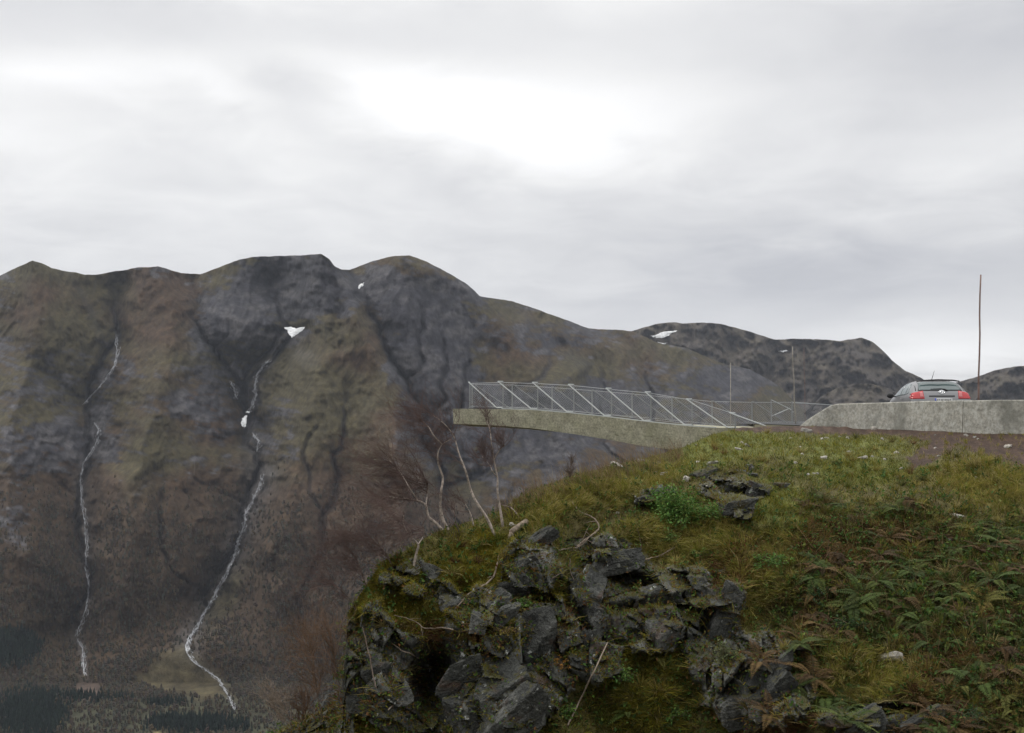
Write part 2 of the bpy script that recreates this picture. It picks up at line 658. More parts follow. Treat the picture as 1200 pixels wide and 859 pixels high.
CREST_MAIN = [(-700, 360), (-400, 300), (-200, 345), (-60, 340), (0, 323), (18, 314), (38, 305), (50, 309), (60, 314), (80, 318), (100, 322), (118, 321), (135, 318), (160, 314), (185, 312), (198, 316), (212, 320),
              (235, 321), (258, 313), (280, 304), (300, 301), (320, 300), (350, 299), (376, 297.5), (386, 304), (392, 312), (400, 316), (410, 316.5), (428, 309), (445, 303.5), (462, 300), (480, 299.5), (500, 306), (520, 317), (545, 331), (556, 341),
              (562, 347), (580, 350), (600, 353), (625, 361), (650, 370), (675, 379), (690, 385), (715, 386), (742, 388), (769, 401), (804, 408), (846, 426), (879, 433), (912, 451), (930, 470), (970, 505), (1050, 540), (1200, 580), (1900, 640)]


def build_main():
    us = np.concatenate([np.linspace(-700, -40, 110), np.arange(-38, 1010, 1.35), np.linspace(1012, 1900, 90)])
    vb = 800.0
    ts = np.concatenate([np.linspace(0, 0.93, 330), np.linspace(0.935, 1, 30)])
    Z0 = -600.0
    U = us[None, :] + 0 * ts[:, None]
    T = ts[:, None] + 0 * us[None, :]
    vc = interp(us, CREST_MAIN) + 1.3 * fbm(us / 17.0, 3.3, oct=4, gain=0.6)
    V = vc[None, :] + (vb - vc[None, :]) * T
    def flat(v):
        q = (H0 / 2 - v) / FP
        return Z0 * (CP - SP * q) / (SP + CP * q)
    Rb = flat(vb)
    Rc = interp(us, [(-700, 4300), (0, 4100), (380, 4300), (400, 4350), (560, 4700), (740, 5300), (930, 5600), (1900, 6000)])
    D = Rb + (Rc[None, :] - Rb) * (1 - T) ** 1.2
    # spurs, gullies and the hanging corrie
    off = np.zeros_like(D)
    hi = 1.0 + 0 * T
    for pts, w, a in ((SPUR, 58, -640), (GULLY, 34, 500), ([(38, 305), (55, 360), (30, 430), (10, 520), (20, 640)], 60, -270), ([(185, 312), (212, 380), (190, 450), (160, 540), (145, 690)], 60, -280),
                      ([(480, 300), (540, 340), (600, 400), (650, 470), (680, 560)], 60, -420), ([(420, 368), (372, 440), (350, 520), (325, 650)], 50, -260), ([(385, 298), (352, 340), (330, 372)], 30, -90),
                      ([(137, 340), (136, 400), (98, 472), (112, 505), (95, 560), (103, 690), (88, 748)], 42, 290), ([(0, 405), (60, 440), (98, 472)], 30, 120),
                      ([(318, 335), (345, 386), (303, 430), (290, 490), (305, 545), (286, 600), (262, 680), (222, 746)], 50, 420), ([(222, 328), (232, 400), (270, 446), (290, 490)], 30, 210),
                      ([(690, 386), (720, 420), (735, 470)], 34, -190), ([(600, 354), (640, 395), (690, 430), (700, 500)], 34, 220), ([(680, 432), (672, 450), (700, 480)], 24, -120), ([(800, 410), (850, 470)], 30, -170), ([(640, 368), (668, 400), (670, 440)], 22, -150), ([(742, 390), (770, 430), (790, 470)], 22, -150), ([(720, 386), (755, 430), (760, 480)], 20, 110), ([(560, 350), (585, 372), (640, 395)], 16, -90),
                      ([(185, 560), (180, 640), (150, 740)], 18, 80), ([(330, 650), (290, 690), (240, 740)], 16, 50), ([(400, 560), (380, 640), (350, 740)], 26, 110), ([(30, 560), (50, 650), (70, 740)], 26, 110)):
        wu = U + 20 * fbm(U / 55, V / 45, 1.7, 4)
        wv = V + 14 * fbm(U / 55, V / 45, 9.1, 4)
        off += a * np.exp(-(np.hypot(polydist(wu, wv, pts), 5.0) - 5.0) / (w * .95)) * hi
    low_ = sstep(.5, .75, T)
    wx = U / 100 + 0.35 * fbm(U / 70, V / 70, 4.0, 3)
    off += -60 * fbm(wx * 1.6 + V / 300, V / 150, 0.5, 5, 0.55, 11, True) * hi * (1 - 0.5 * T)
    off += -11 * fbm(U / 24 + 0.5 * wx + V / 90, V / 42, 2.5, 4, 0.6, 23, True) * hi * (1 - 0.35 * T)
    off += -10 * fbm(U / 9 + V / 40, V / 26, 5.5, 4, 0.62, 37, True) * (1 - .6 * low_) * hi + -5 * fbm(U / 8, V / 7, 9.5, 3, 0.6, 39) * hi * (1 - 0.5 * T)
    # slabby rock bands
    band = gnoise(U / 90, V / 9 + 0.12 * U / 9 + 2 * fbm(U / 60, V / 60, 2.2, 2), 1.0, 51)
    off += 9 * band * sstep(0.12, 0.3, T) * (1 - sstep(0.55, 0.75, T))
    # running water: traces gather into gullies and cut them
    flow = np.zeros_like(off)
    nr, nc = off.shape
    rs = np.random.default_rng(3)
    for rnd in range(9):
        n = 5200
        c = rs.uniform(2, nc - 3, n)
        r0 = rs.integers(0, int(nr * .72), n)
        vel = np.zeros(n)
        sm = off.copy()
        for _ in range(2):
            sm[:, 1:-1] = .25 * sm[:, :-2] + .5 * sm[:, 1:-1] + .25 * sm[:, 2:]
        gr = np.gradient(sm, axis=1)
        cutm = np.zeros_like(off)
        load = rs.uniform(.5, 1.2, n)
        for r in range(nr - 4):
            act = r0 <= r
            ci = np.clip(c.astype(int), 1, nc - 2)
            vel = np.where(act, .72 * vel + .10 * np.clip(gr[r, ci], -9, 9) + rs.normal(size=n) * .10, 0)
            vel = np.clip(vel, -1.7, 1.7)
            c = np.clip(c + vel, 2, nc - 3)
            fade = 1.0 - sstep(.6, .86, r / nr)
            np.add.at(cutm[r], np.clip(c.astype(int), 1, nc - 2)[act], (load * np.minimum(1, (r - r0 + 4) / 60.0))[act] * fade)
        flow += cutm
        cutm = np.minimum(cutm, 14.0) ** .7
        for _ in range(2):
            cutm[:, 1:-1] = .25 * cutm[:, :-2] + .5 * cutm[:, 1:-1] + .25 * cutm[:, 2:]
            cutm[1:-1] = .25 * cutm[:-2] + .5 * cutm[1:-1] + .25 * cutm[2:]
        off += cutm * 1.6 * (.6 + .8 * np.clip(fbm(U / 60, V / 60, 3.3, 2, .5, 19) + .3, 0, 1))
    for _ in range(2):
        flow[:, 1:-1] = .25 * flow[:, :-2] + .5 * flow[:, 1:-1] + .25 * flow[:, 2:]
        flow[1:-1] = .25 * flow[:-2] + .5 * flow[1:-1] + .25 * flow[2:]
    flow = np.log1p(flow)
    gul = sstep(2.2, 4.2, flow)
    fan = ell(U, V, 235, 775, 75, 48)
    off = off * (1 - sstep(0.86, 1.0, T)) * (1 - 0.9 * np.clip(fan, 0, 1)) - 60 * fan * (1 - sstep(0.9, 1, T))
    D = D + off
    Pm = place(U, V, D)
    # valley floor towards the viewer
    vs2 = np.concatenate([np.linspace(803, 900, 60), np.linspace(910, 2400, 40)])
    U2 = us[None, :] + 0 * vs2[:, None]
    V2 = vs2[:, None] + 0 * us[None, :]
    D2 = flat(V2)
    P2 = place(U2, V2, D2)
    # soften the break of slope at the foot
    foot = Pm[-26:, :, 2].copy()
    Pm[-26:, :, 2] = foot + (6 * fbm(U[-26:] / 22, V[-26:] / 9, 4.4, 3) + 5 * np.clip(fbm(U[-26:] / 60, 0, 2.2, 2), 0, 1)) * sstep(0, 1, np.linspace(0, 1, 26))[:, None] * np.linspace(1, 0, 26)[:, None] * 3
    P2[..., 2] = Z0 + 8 * fbm(P2[..., 0] / 160, P2[..., 1] / 160, 0.3, 4) * sstep(800, 826, V2)
    # behind the crest
    kb = np.array([1.0, 0.8, 0.6, 0.4, 0.2])[:, None]
    Pc = Pm[0]
    back = np.stack([np.stack([Pc[:, 0] * (1.015 + (1 - k) * .9), Pc[:, 1] * (1.015 + (1 - k) * .9), lerp(-640, Pc[:, 2] - 4, k)], -1) for k in (0.0, 0.25, 0.5, 0.75, 1.0)], 0)
    G = np.concatenate([back, Pm, P2], 0)
    nb = len(back)

    # albedo: grass and heath, bare slabs, scree, birch wood, hay meadows
    UU, VV = np.concatenate([U, U2]), np.concatenate([V, V2])
    TT = np.concatenate([T, 1 + 0 * U2])
    warp = 14 * fbm(UU / 30, VV / 30, 8.8, 4)
    a, b = UU + warp, VV + warp * 0.8
    n1 = fbm(UU / 70, VV / 45, 1.1, 6, 0.6, 61)
    n2 = fbm(UU / 22, VV / 11 + UU / 90, 3.1, 5, 0.62, 71)
    n3 = fbm(UU / 130, VV / 90, 5.1, 4, 0.5, 81)
    rock = 0.30 + 0.75 * n1 + 0.7 * n2
    for (cx, cy, rx, ry, s) in ((330, 335, 70, 38, .8), (260, 380, 50, 40, .35), (330, 395, 50, 16, .4), (460, 345, 50, 24, .6), (500, 400, 52, 60, .8), (540, 470, 60, 50, .6), (390, 340, 20, 40, .2), (445, 520, 60, 60, .05), (90, 480, 70, 60, .12), (250, 470, 90, 60, .15), (560, 330, 30, 20, .4),
                                (420, 470, 40, 60, -.5), (150, 345, 70, 24, -.9), (190, 380, 50, 40, -.6), (380, 430, 56, 40, -.8), (400, 520, 50, 60, -.5), (60, 330, 40, 20, -.5), (60, 360, 50, 40, -.3), (640, 395, 46, 22, .35), (600, 440, 60, 30, -.35), (690, 470, 80, 26, .4), (740, 410, 40, 16, -.3), (700, 432, 30, 12, -.4), (840, 450, 60, 20, .5), (430, 400, 16, 50, -.6), (270, 320, 30, 20, -.4), (40, 560, 60, 60, .25), (380, 560, 40, 30, .2), (600, 500, 120, 60, .35), (10, 620, 30, 40, .5)):
        rock = rock + s * ell(a, b, cx, cy, rx, ry)
    low = sstep(0.42, 0.66, TT + 0.12 * n3)
    sl = fbm(UU / 34 + VV / 60, (VV - .22 * UU) / 3.6, 7.7, 4, .6, 66)
    rock = rock + .42 * sl
    rock = np.clip(rock - 0.55 * low, 0, 1)
    rock = sstep(0.30, 0.55, rock)
    rk = lerp(ROCKBLUE, ROCKGREY, sstep(-0.1, 0.5, n2 + 0.5 * n1)[..., None])
    rk = rk * (1 + 0.2 * n3 + .35 * np.clip(sl, -.6, .8))[..., None]
    vegn = sstep(-0.25, 0.3, n3 + 0.5 * n1 + 0.35 * (TT - 0.3))
    veg = lerp(OLIVE, RUST, vegn[..., None])
    veg = lerp(veg, BROWN, low[..., None])
    veg = lerp(veg, OLIVE * 0.75, (sstep(0.1, 0.5, n2) * 0.5)[..., None])
    # faint downslope tracks in the brown lower slopes
    tr = fbm(UU / 12 + 3.5 * fbm(UU / 60, VV / 80, 1.5, 2), VV / 60, 6.1, 4, .6, 55)
    veg = veg * (1 + (.38 * tr * sstep(.25, .5, TT)))[..., None]
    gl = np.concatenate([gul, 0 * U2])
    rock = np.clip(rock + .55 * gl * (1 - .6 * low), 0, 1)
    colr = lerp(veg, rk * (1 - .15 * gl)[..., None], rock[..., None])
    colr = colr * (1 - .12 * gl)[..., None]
    # pale scree below the corrie wall and in the gully beds
    for (cx, cy, rx, ry, s) in ((320, 398, 38, 10, .75), (355, 418, 14, 12, .35), (480, 435, 13, 18, .6), (226, 413, 4, 18, .3), (290, 530, 14, 16, .35), (300, 552, 18, 9, .5)):
        colr = lerp(colr, SCREE * 0.8, np.clip(s * ell(a, b, cx, cy, rx, ry) * (0.7 + 0.8 * n2), 0, .8)[..., None])
    for pts, w, s in ((FALL_A[1], 9, .5), (FALL_B[3], 15, .85), (FALL_B[2], 9, .6), (FALL_B[0], 6, .5), (FALL_A[0], 4, .3), (FALL_B[4], 6, .6), (FALL_A[2], 5, .5)):
        colr = lerp(colr, SCREE * .7, np.clip(s * np.exp(-(polydist(a * .3 + UU * .7, VV, pts) / w) ** 2) * (0.8 + 0.8 * n2), 0, .75)[..., None])
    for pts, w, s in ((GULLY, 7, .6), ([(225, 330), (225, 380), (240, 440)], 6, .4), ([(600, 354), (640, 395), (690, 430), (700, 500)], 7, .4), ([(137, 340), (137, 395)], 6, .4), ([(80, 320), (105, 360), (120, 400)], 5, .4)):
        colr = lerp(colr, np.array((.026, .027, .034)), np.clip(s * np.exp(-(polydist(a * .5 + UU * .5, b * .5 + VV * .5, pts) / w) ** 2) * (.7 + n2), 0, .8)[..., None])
    # grassy avalanche tracks, the fan, meadows
    def tri(p):
        m = np.full(UU.shape, 99.)
        for (x0, y0), (x1, y1) in zip(p, p[1:] + p[:1]):
            L = math.hypot(x1 - x0, y1 - y0)
            m = np.minimum(m, ((UU + .8 * warp + 5 * n2 - x0) * -(y1 - y0) + (VV + .5 * warp + 3 * n2 - y0) * (x1 - x0)) / L)
        return sstep(-4, 10, m)
    fan2 = np.clip(tri([(216, 744), (228, 742), (262, 790), (300, 820), (230, 822), (140, 806), (178, 775)]) + ell(a, b, 262, 700, 16, 46, 0.55) + .55 * ell(a, b, 60, 735, 50, 26) * 0.6, 0, 1)
    colr = lerp(colr, FAN * (.72 + 0.55 * n2 + .3 * n1)[..., None], (fan2 * 0.85)[..., None])
    fl = np.clip(ell(a, b, 105, 806, 24, 12) * 1.2, 0, 1)
    colr = lerp(colr, np.array((.08, .058, .047)), (fl * 0.9)[..., None])
    me = np.clip(ell(a, b, 66, 842, 7, 16) * 1.5 + ell(a, b, 182, 858, 14, 5), 0, 1)
    colr = lerp(colr, np.array((.16, .13, .06)), (me * .9)[..., None])
    colr = lerp(colr, np.array((.045, .05, .03)), (sstep(784, 806, VV + 1.3 * warp) * (1 - fan2) * (1 - fl) * (1 - me) * .75)[..., None])
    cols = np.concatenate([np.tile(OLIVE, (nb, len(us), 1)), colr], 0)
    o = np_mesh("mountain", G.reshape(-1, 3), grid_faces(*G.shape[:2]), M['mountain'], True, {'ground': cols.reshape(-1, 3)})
    tag(o, kind='structure', label="long heath and slab mountainside with two white streams across the valley")
    clear = np.clip(fan2 + fl + me, 0, 1)
    return us, np.concatenate([ts * 0, vs2 * 0]), UU, VV, TT, np.concatenate([Pm, P2], 0), clear, rock


MU = build_main()


def main_at(u, v, lift=0.0):
    """a point on the main mountain in direction (u, v), slightly towards the viewer"""
    us, _, UU, VV, TT, PP, _, _ = MU
    c = int(np.clip(np.searchsorted(us, u), 0, len(us) - 1))
    d = min(np.interp(v, VV[:, k], PP[:, k, 1]) for k in range(max(c - 3, 0), min(c + 4, len(us))))
    return Vector(place(np.float64(u), np.float64(v), d - lift))


def far_layer(name, crest, d0, d1, seed, u0, u1, vbot, rockiness, relief, label, blue=0.0):
    us = np.arange(u0, u1, 1.6)
    ts = np.linspace(0, 1, 130)
    U = us[None, :] + 0 * ts[:, None]
    T = ts[:, None] + 0 * us[None, :]
    vc = interp(us, crest) + 0.9 * fbm(us / 13.0, seed, oct=4, gain=0.6)
    V = vc[None, :] + (vbot - vc[None, :]) * T
    hi = 1.0 + 0 * T
    D = d0 + (d1 - d0) * T
    D = D - relief * fbm(U / 55, V / 60, seed, 5, 0.55, seed, True) * hi - relief * .35 * fbm(U / 16, V / 14, seed, 4, 0.6, seed + 9, True) * hi
    G = place(U, V, D)
    Pc = G[0]
    back = np.stack([np.stack([Pc[:, 0] * 1.5, Pc[:, 1] * 1.5, 0 * Pc[:, 2] - 640], -1), np.stack([Pc[:, 0] * 1.02, Pc[:, 1] * 1.02, Pc[:, 2] - 5], -1)], 0)
    n1 = fbm(U / 60, V / 26, seed, 6, 0.6, seed + 3)
    n2 = fbm(U / 18, V / 9, seed, 5, 0.6, seed + 5)
    rock = sstep(0.25, 0.65, rockiness + .7 * n1 + .5 * n2)
    veg = lerp(OLIVE * 1.05, RUST, sstep(-.2, .4, n2 + .4 * n1)[..., None])
    c = lerp(veg, lerp(ROCKBLUE, ROCKGREY, sstep(0, .5, n2)[..., None]) * .9, rock[..., None])
    c = lerp(c, np.array((.062, .052, .041)), .72)
    cols = np.concatenate([np.tile(OLIVE, (2, len(us), 1)), c], 0)
    G = np.concatenate([back, G], 0)
    o = np_mesh(name, G.reshape(-1, 3), grid_faces(*G.shape[:2]), M['mountain'], True, {'ground': cols.reshape(-1, 3)})
    tag(o, kind='structure', label=label)
    return U, V, D, us


FAR = far_layer("mountain", [(600, 470), (690, 412), (728, 391), (742, 387.5), (760, 382), (772, 379), (790, 377.5), (800, 379), (822, 378), (842, 379), (862, 384), (880, 389), (908, 398), (930, 397), (960, 397.5), (985, 399.5), (1000, 397), (1010, 396), (1022, 400), (1035, 411), (1045, 422), (1060, 434), (1078, 442), (1095, 453), (1130, 475), (1250, 520)],
                6800, 5300, 31, 600, 1250, 640, 0.42, 300, "rounded far mountain with snow streaks beyond the platform")
far_layer("mountain", [(900, 520), (940, 486), (962, 465), (980, 455), (1000, 450), (1020, 449.5), (1042, 455), (1065, 468), (1110, 500)], 5600, 4700, 47, 900, 1115, 640, 0.5, 160, "low rounded dark hill left of the parked car")
far_layer("mountain", [(1020, 540), (1070, 480), (1095, 460), (1110, 452), (1124, 447), (1140, 443), (1152, 439), (1165, 434), (1180, 431), (1200, 428.5), (1260, 415), (1330, 420), (1420, 380), (1600, 400), (1800, 430)], 6200, 4800, 59, 1020, 1800, 640, 0.55, 250, "blue grey mountain rising behind the car on the right")

# valley floor all round, far below
bm_ = 14000.0
fl = np_mesh("valley_floor", [(-bm_, -4000, -606), (bm_, -4000, -606), (bm_, 16000, -606), (-bm_, 16000, -606)], [(0, 1, 2, 3)], M['mountain'], True, {'ground': np.tile((.06, .06, .035), (4, 1))})
tag(fl, kind='structure')


def ribbon(name, lines, width, lift, mat, label=None, kind=None, seed=1, strands=7):
    """braided strips of falling water laid on the mountainside"""
    V, F = [], []
    rs = np.random.default_rng(seed)
    for li, pts in enumerate(lines):
        a = np.array(pts, float)
        seg = np.hypot(*np.diff(a, axis=0).T)
        s = np.concatenate([[0], np.cumsum(seg)])
        n = max(6, int(s[-1] / 1.3))
        q = np.linspace(0, s[-1], n)
        X, Y = np.interp(q, s, a[:, 0]), np.interp(q, s, a[:, 1])
        for k in range(strands):
            X2 = X + width * (1.5 if k else .5) * fbm(q / 6.0, k * 3.7 + li, seed * 1.3, 4, .65) * 1.6 + (.35 * width * (k - 1) * np.clip(fbm(q / 40.0, 4.4, seed, 2) + .4, 0, 1) if k else 0)
            w = width * (0.5 if k == 0 else 0.22) * np.clip(0.7 + 1.5 * fbm(q / 5.0, k + 9.0, seed, 3), 0.06, 2.2)
            w = w * np.minimum(1, np.minimum(np.arange(n) + 1, n - np.arange(n)) / 4.0)
            b = len(V)
            for i in range(n):
                V.append(main_at(X2[i] - w[i] / 2, Y[i], lift))
                V.append(main_at(X2[i] + w[i] / 2, Y[i], lift))
            for i in range(n - 1):
                if fbm(q[i] / 6.0, k + 31.0, seed, 2) < (-0.12 if k else -.7):
                    continue
                F.append((b + 2 * i, b + 2 * i + 1, b + 2 * i + 3, b + 2 * i + 2))
    o = np_mesh(name, V, F, mat, True)
    tag(o, label, None, None, kind)
    return o


ribbon("waterfall", FALL_A, 2.3, 16.0, M['water'], "thin white stream falling down the left of the mountainside", 'structure', 3)
ribbon("waterfall", FALL_B, 3.8, 16.0, M['water'], "broad white stream falling from the corrie onto the grassy fan", 'structure', 5)


def snow(poly, getp, label):
    c = np.mean(np.array(poly, float), 0)
    d0 = min(getp(x, y, 0.0).y for x, y in poly + [tuple(c)])

    def getp(x, y, lift):
        return Vector(place(np.float64(x), np.float64(y), d0 - 22 - lift - (y - c[1]) * 4.0))
    V = [getp(c[0], c[1], 10.0)]
    n = 0
    pts = []
    for (x0, y0), (x1, y1) in zip(poly, poly[1:] + poly[:1]):
        for k in range(4):
            f = k / 4
            pts.append((lerp(x0, x1, f) + random.uniform(-1.0, 1.0), lerp(y0, y1, f) + random.uniform(-.7, .7)))
    n = len(pts)
    F = []
    for r in (0.35, 0.7, 1.0):
        for (x, y) in pts:
            V.append(getp(c[0] + (x - c[0]) * r, c[1] + (y - c[1]) * r, 9.0 if r < 1 else 5.0))
    for k in range(n):
        F.append((0, 1 + k, 1 + (k + 1) % n, 1 + (k + 1) % n))
    F = [f[:3] for f in F]
    for rr in range(2):
        for k in range(n):
            a, b = 1 + rr * n + k, 1 + rr * n + (k + 1) % n
            F += [(a, a + n, b + n), (a, b + n, b)]
    o = np_mesh("snow_patch", V, F, M['snow'], True)
    tag(o, label, "snow patch", "old snow patches on the mountains")


def far_at(u, v, lift=0):
    U, V, D, us = FAR
    c = int(np.clip(np.searchsorted(us, u), 0, len(us) - 1))
    return Vector(place(np.float64(u), np.float64(v), np.interp(v, V[:, c], D[:, c]) - lift * 2))


snow([(333, 384.5), (341, 383), (347, 384.5), (358, 383.5), (353, 389), (346, 393), (341, 396), (338, 389)], main_at, "white snow patch lying in the corrie under the flat summit")
snow([(283, 490), (289, 486), (290, 492), (289, 497), (286, 502), (283, 498)], main_at, "small snow patch lying in the broad stream's gully")
snow([(288, 482.5), (296, 481.5), (292, 485)], main_at, "tiny snow scrap just above the gully snow patch")
snow([(420, 335), (427, 330.5), (425, 336), (420, 338.5)], main_at, "small slanting snow scrap below the notch left of the domed summit")
snow([(762, 394), (774, 390), (793, 387), (786, 392), (776, 396), (769, 395.5)], far_at, "long white snow streak high on the far mountain")
snow([(771, 401), (783, 402), (776, 403.5)], far_at, "thin snow streak just below the long one on the far mountain")
snow([(912, 411.5), (918, 410.3), (924, 411), (918, 412.6)], far_at, "thin snow streak right of centre on the far mountain")


def far_trees():
    us, _, UU, VV, TT, PP, clear, rock = MU
    n1 = fbm(UU / 40, VV / 40, 21.0, 4, .55, 91)
    dens = sstep(0.50, 0.74, TT + .16 * n1) * (1 - np.clip(clear * 1.08, 0, 1)) * (UU > -30) * (UU < 560) * (VV < 880) * np.clip(.55 + n1, .1, 1) * (1 + 5 * sstep(792, 800, VV) * (1 - sstep(812, 822, VV)))
    for pts in (FALL_A[1], FALL_B[3], FALL_B[4], FALL_A[2]):
        dens = dens * (1 - np.exp(-(polydist(UU, VV, pts) / 6) ** 2))
    dark = np.clip(ell(UU, VV, 15, 760, 34, 22) + ell(UU, VV, 35, 838, 42, 30) + ell(UU, VV, 230, 850, 60, 9) + .6 * ell(UU, VV, 195, 826, 30, 5) + .5 * ell(UU, VV, 110, 818, 50, 5), 0, 1)

    def scatter(w, n, dark_):
        w = w.ravel() / w.sum()
        idx = rng.choice(w.size, n, p=w)
        return idx
    pos = PP.reshape(-1, 3)
    out = []
    # (weights, count, height, width, colours)
    for nm, w, n, hh, ww, pal, lab in (
            ("birch_wood", dens * (1 - dark), 26000, (6, 12), (.40, .62), [(.050, .040, .030), (.062, .050, .034), (.045, .046, .030), (.075, .055, .030), (.055, .040, .034), (.05, .052, .042)], "bare brown birch wood covering the lower mountainside"),
            ("spruce_wood", np.clip(dark * 1.5 - .3, 0, 1), 3200, (11, 20), (.3, .4), [(.012, .021, .018), (.016, .027, .021), (.010, .018, .017)], "dark spruce plantations on the valley floor")):
        idx = scatter(w, n, dark)
        c = pos[idx] + rng.normal(size=(n, 3)) * (5, 5, 0)
        h = rng.uniform(*hh, n)
        r = h * rng.uniform(*ww, n) * .5
        k = 6
        ang = np.arange(k) * 2 * math.pi / k
        jit = rng.uniform(.65, 1.3, (n, 2, k))
        rings = []
        prof = ((.28, 1.0), (.68, .78)) if nm == "birch_wood" else ((.1, 1.0), (.5, .6))
        for q, (zz, rr) in enumerate(prof):
            rings.append(np.stack([c[:, None, 0] + np.cos(ang + q) * r[:, None] * rr * jit[:, q], c[:, None, 1] + np.sin(ang + q) * r[:, None] * rr * jit[:, q], c[:, None, 2] + h[:, None] * (zz + .08 * (jit[:, q] - 1))], -1))
        V = np.concatenate([(c - (0, 0, 1.5))[:, None], rings[0], rings[1], (c + np.stack([r * rng.normal(size=n) * .3, 0 * h, h], -1))[:, None]], 1)
        nv = 2 * k + 2
        f = []
        for i in range(k):
            j = (i + 1) % k
            f += [(0, 1 + j, 1 + i), (1 + i, 1 + j, 1 + k + j), (1 + i, 1 + k + j, 1 + k + i), (1 + k + i, 1 + k + j, nv - 1)]
        F = (np.array(f)[None] + (np.arange(n) * nv)[:, None, None]).reshape(-1, 3)
        pal = np.array(pal)
        cc = pal[rng.integers(0, len(pal), n)] * rng.uniform(.7, 1.35, (n, 1))
        o = np_mesh(nm, V.reshape(-1, 3), F, M['forest'], False, {'tint': np.repeat(cc, nv, 0)})
        tag(o, lab, None, None, 'stuff')


far_trees()

# the air between
def haze():
    mb = MB()
    mb.add([(-13900, -3900, -700), (13900, -3900, -700), (13900, 15900, -700), (-13900, 15900, -700), (-13900, -3900, 1400), (13900, -3900, 1400), (13900, 15900, 1400), (-13900, 15900, 1400)],
           [(0, 3, 2, 1), (4, 5, 6, 7), (0, 1, 5, 4), (1, 2, 6, 5), (2, 3, 7, 6), (3, 0, 4, 7)])
    m = bpy.data.materials.new('air')
    m.use_nodes = True
    t = NT(m.node_tree)
    t.n.clear()
    out = t.node('ShaderNodeOutputMaterial')
    v = t.node('ShaderNodeVolumePrincipled')
    v.inputs['Color'].default_value = (0.79, 0.85, 0.97, 1)
    v.inputs['Density'].default_value = 1.75e-5
    v.inputs['Anisotropy'].default_value = 0.2
    t.l.new(v.outputs[0], out.inputs['Volume'])
    o = mb.build("haze", m)
    tag(o, kind='stuff')
    return o


haze()

# ================================================================== THE NEAR HILL
HC = [(-400, 1150), (200, 960), (280, 890), (310, 866), (330, 858), (350, 846), (375, 836), (394, 822), (400, 800), (404, 770), (406, 735), (409, 716), (420, 699), (440, 671), (450, 657), (470, 648), (490, 636), (510, 624), (530, 617), (560, 608), (585, 598), (605, 585), (625, 574), (640, 568), (665, 559), (690, 552), (720, 545),
      (760, 536), (800, 524), (830, 511), (850, 504.5), (870, 501), (900, 500), (940, 499), (1000, 500.5), (1100, 503), (1200, 506), (1500, 516), (1900, 530)]
HD_T = [0, .1, .25, .5, .75, 1.0]
HD = [(-400, [21, 20.9, 20.8, 20.6, 20.3, 20]), (300, [21, 20.9, 20.8, 20.6, 20.3, 20]), (392, [20.6, 20.5, 20.4, 20.2, 20.0, 19.8]), (405, [20.2, 20.1, 20, 19.8, 19.5, 19.1]), (480, [20.8, 20.3, 19.9, 19.4, 19.0, 18.5]),
      (600, [23, 21.9, 20.9, 20.0, 19.3, 18.6]), (700, [25.5, 23.5, 22.2, 20.7, 20.0, 19.2]), (800, [28.5, 25.3, 23.2, 21.2, 20.1, 19.1]), (900, [33, 26.5, 23.5, 21, 19.4, 18.2]),
      (1000, [35.3, 27.5, 23.8, 20.6, 18.8, 17.4]), (1100, [32, 27, 23.6, 20.3, 18.4, 17.0]), (1200, [29.5, 26.5, 23.4, 20.1, 18.2, 16.8]), (1500, [24, 23, 21.5, 19, 17, 15.5]), (1900, [18, 17.5, 17, 16, 15, 14])]

# crag areas: centre, half sizes, tilt
CRAG = [(450, 790, 70, 55, .2), (505, 800, 60, 60, 0), (590, 800, 80, 60, 0), (560, 715, 45, 26, -.4), (622, 665, 34, 38, -.7), (635, 742, 34, 46, .3), (722, 690, 58, 50, 0), (700, 745, 38, 60, 0), (765, 722, 52, 46, 0), (832, 745, 32, 62, .2), (862, 700, 18, 20, 0),
        (860, 572, 44, 17, .1), (862, 594, 22, 16, 0), (766, 580, 26, 10, -.2), (890, 800, 70, 60, 0), (915, 768, 34, 20, -.3), (1030, 843, 75, 18, .0), (470, 670, 30, 12, -.5), (440, 745, 22, 40, 0), (505, 690, 30, 14, 0), (700, 640, 40, 14, 0), (800, 700, 40, 40, 0)]
SOIL = [(900, 502, 60, 5, 0), (1010, 503, 120, 7, 0), (1120, 509, 80, 9, 0), (1180, 522, 60, 16, .05), (1095, 528, 40, 12, -.5), (1250, 530, 90, 30, 0)]
MOSSY = [(470, 690, 60, 36, -.3), (560, 660, 60, 40, -.5), (445, 715, 40, 26, 0), (520, 735, 40, 26, 0), (640, 700, 20, 20, 0), (420, 840, 40, 20, -.3), (750, 810, 45, 50, 0), (590, 740, 46, 16, .2)]
STRAW = [(740, 572, 60, 20, -.3), (690, 580, 50, 20, -.35), (640, 600, 40, 22, -.4), (800, 632, 70, 28, 0), (900, 660, 40, 40, 0), (1010, 785, 60, 36, -.1), (1140, 560, 50, 20, 0), (880, 690, 30, 40, 0), (1175, 575, 40, 30, 0), (790, 610, 40, 15, 0)]
FRESH = [(850, 525, 100, 22, -.15), (980, 525, 90, 16, 0), (900, 585, 40, 30, 0), (1010, 550, 90, 18, 0), (780, 548, 60, 14, -.2), (1130, 650, 60, 20, .2), (830, 640, 40, 16, 0), (1060, 610, 50, 18, 0), (930, 620, 40, 18, 0)]
REDDISH = [(690, 715, 26, 16, 0), (870, 660, 40, 26, 0), (850, 700, 26, 50, .2), (545, 750, 60, 16, .2), (660, 735, 26, 14, -.3), (940, 760, 30, 30, 0), (480, 800, 30, 20, -.6), (900, 845, 50, 20, 0), (1010, 640, 80, 30, 0), (1120, 800, 60, 40, 0), (400, 830, 50, 16, -.3)]
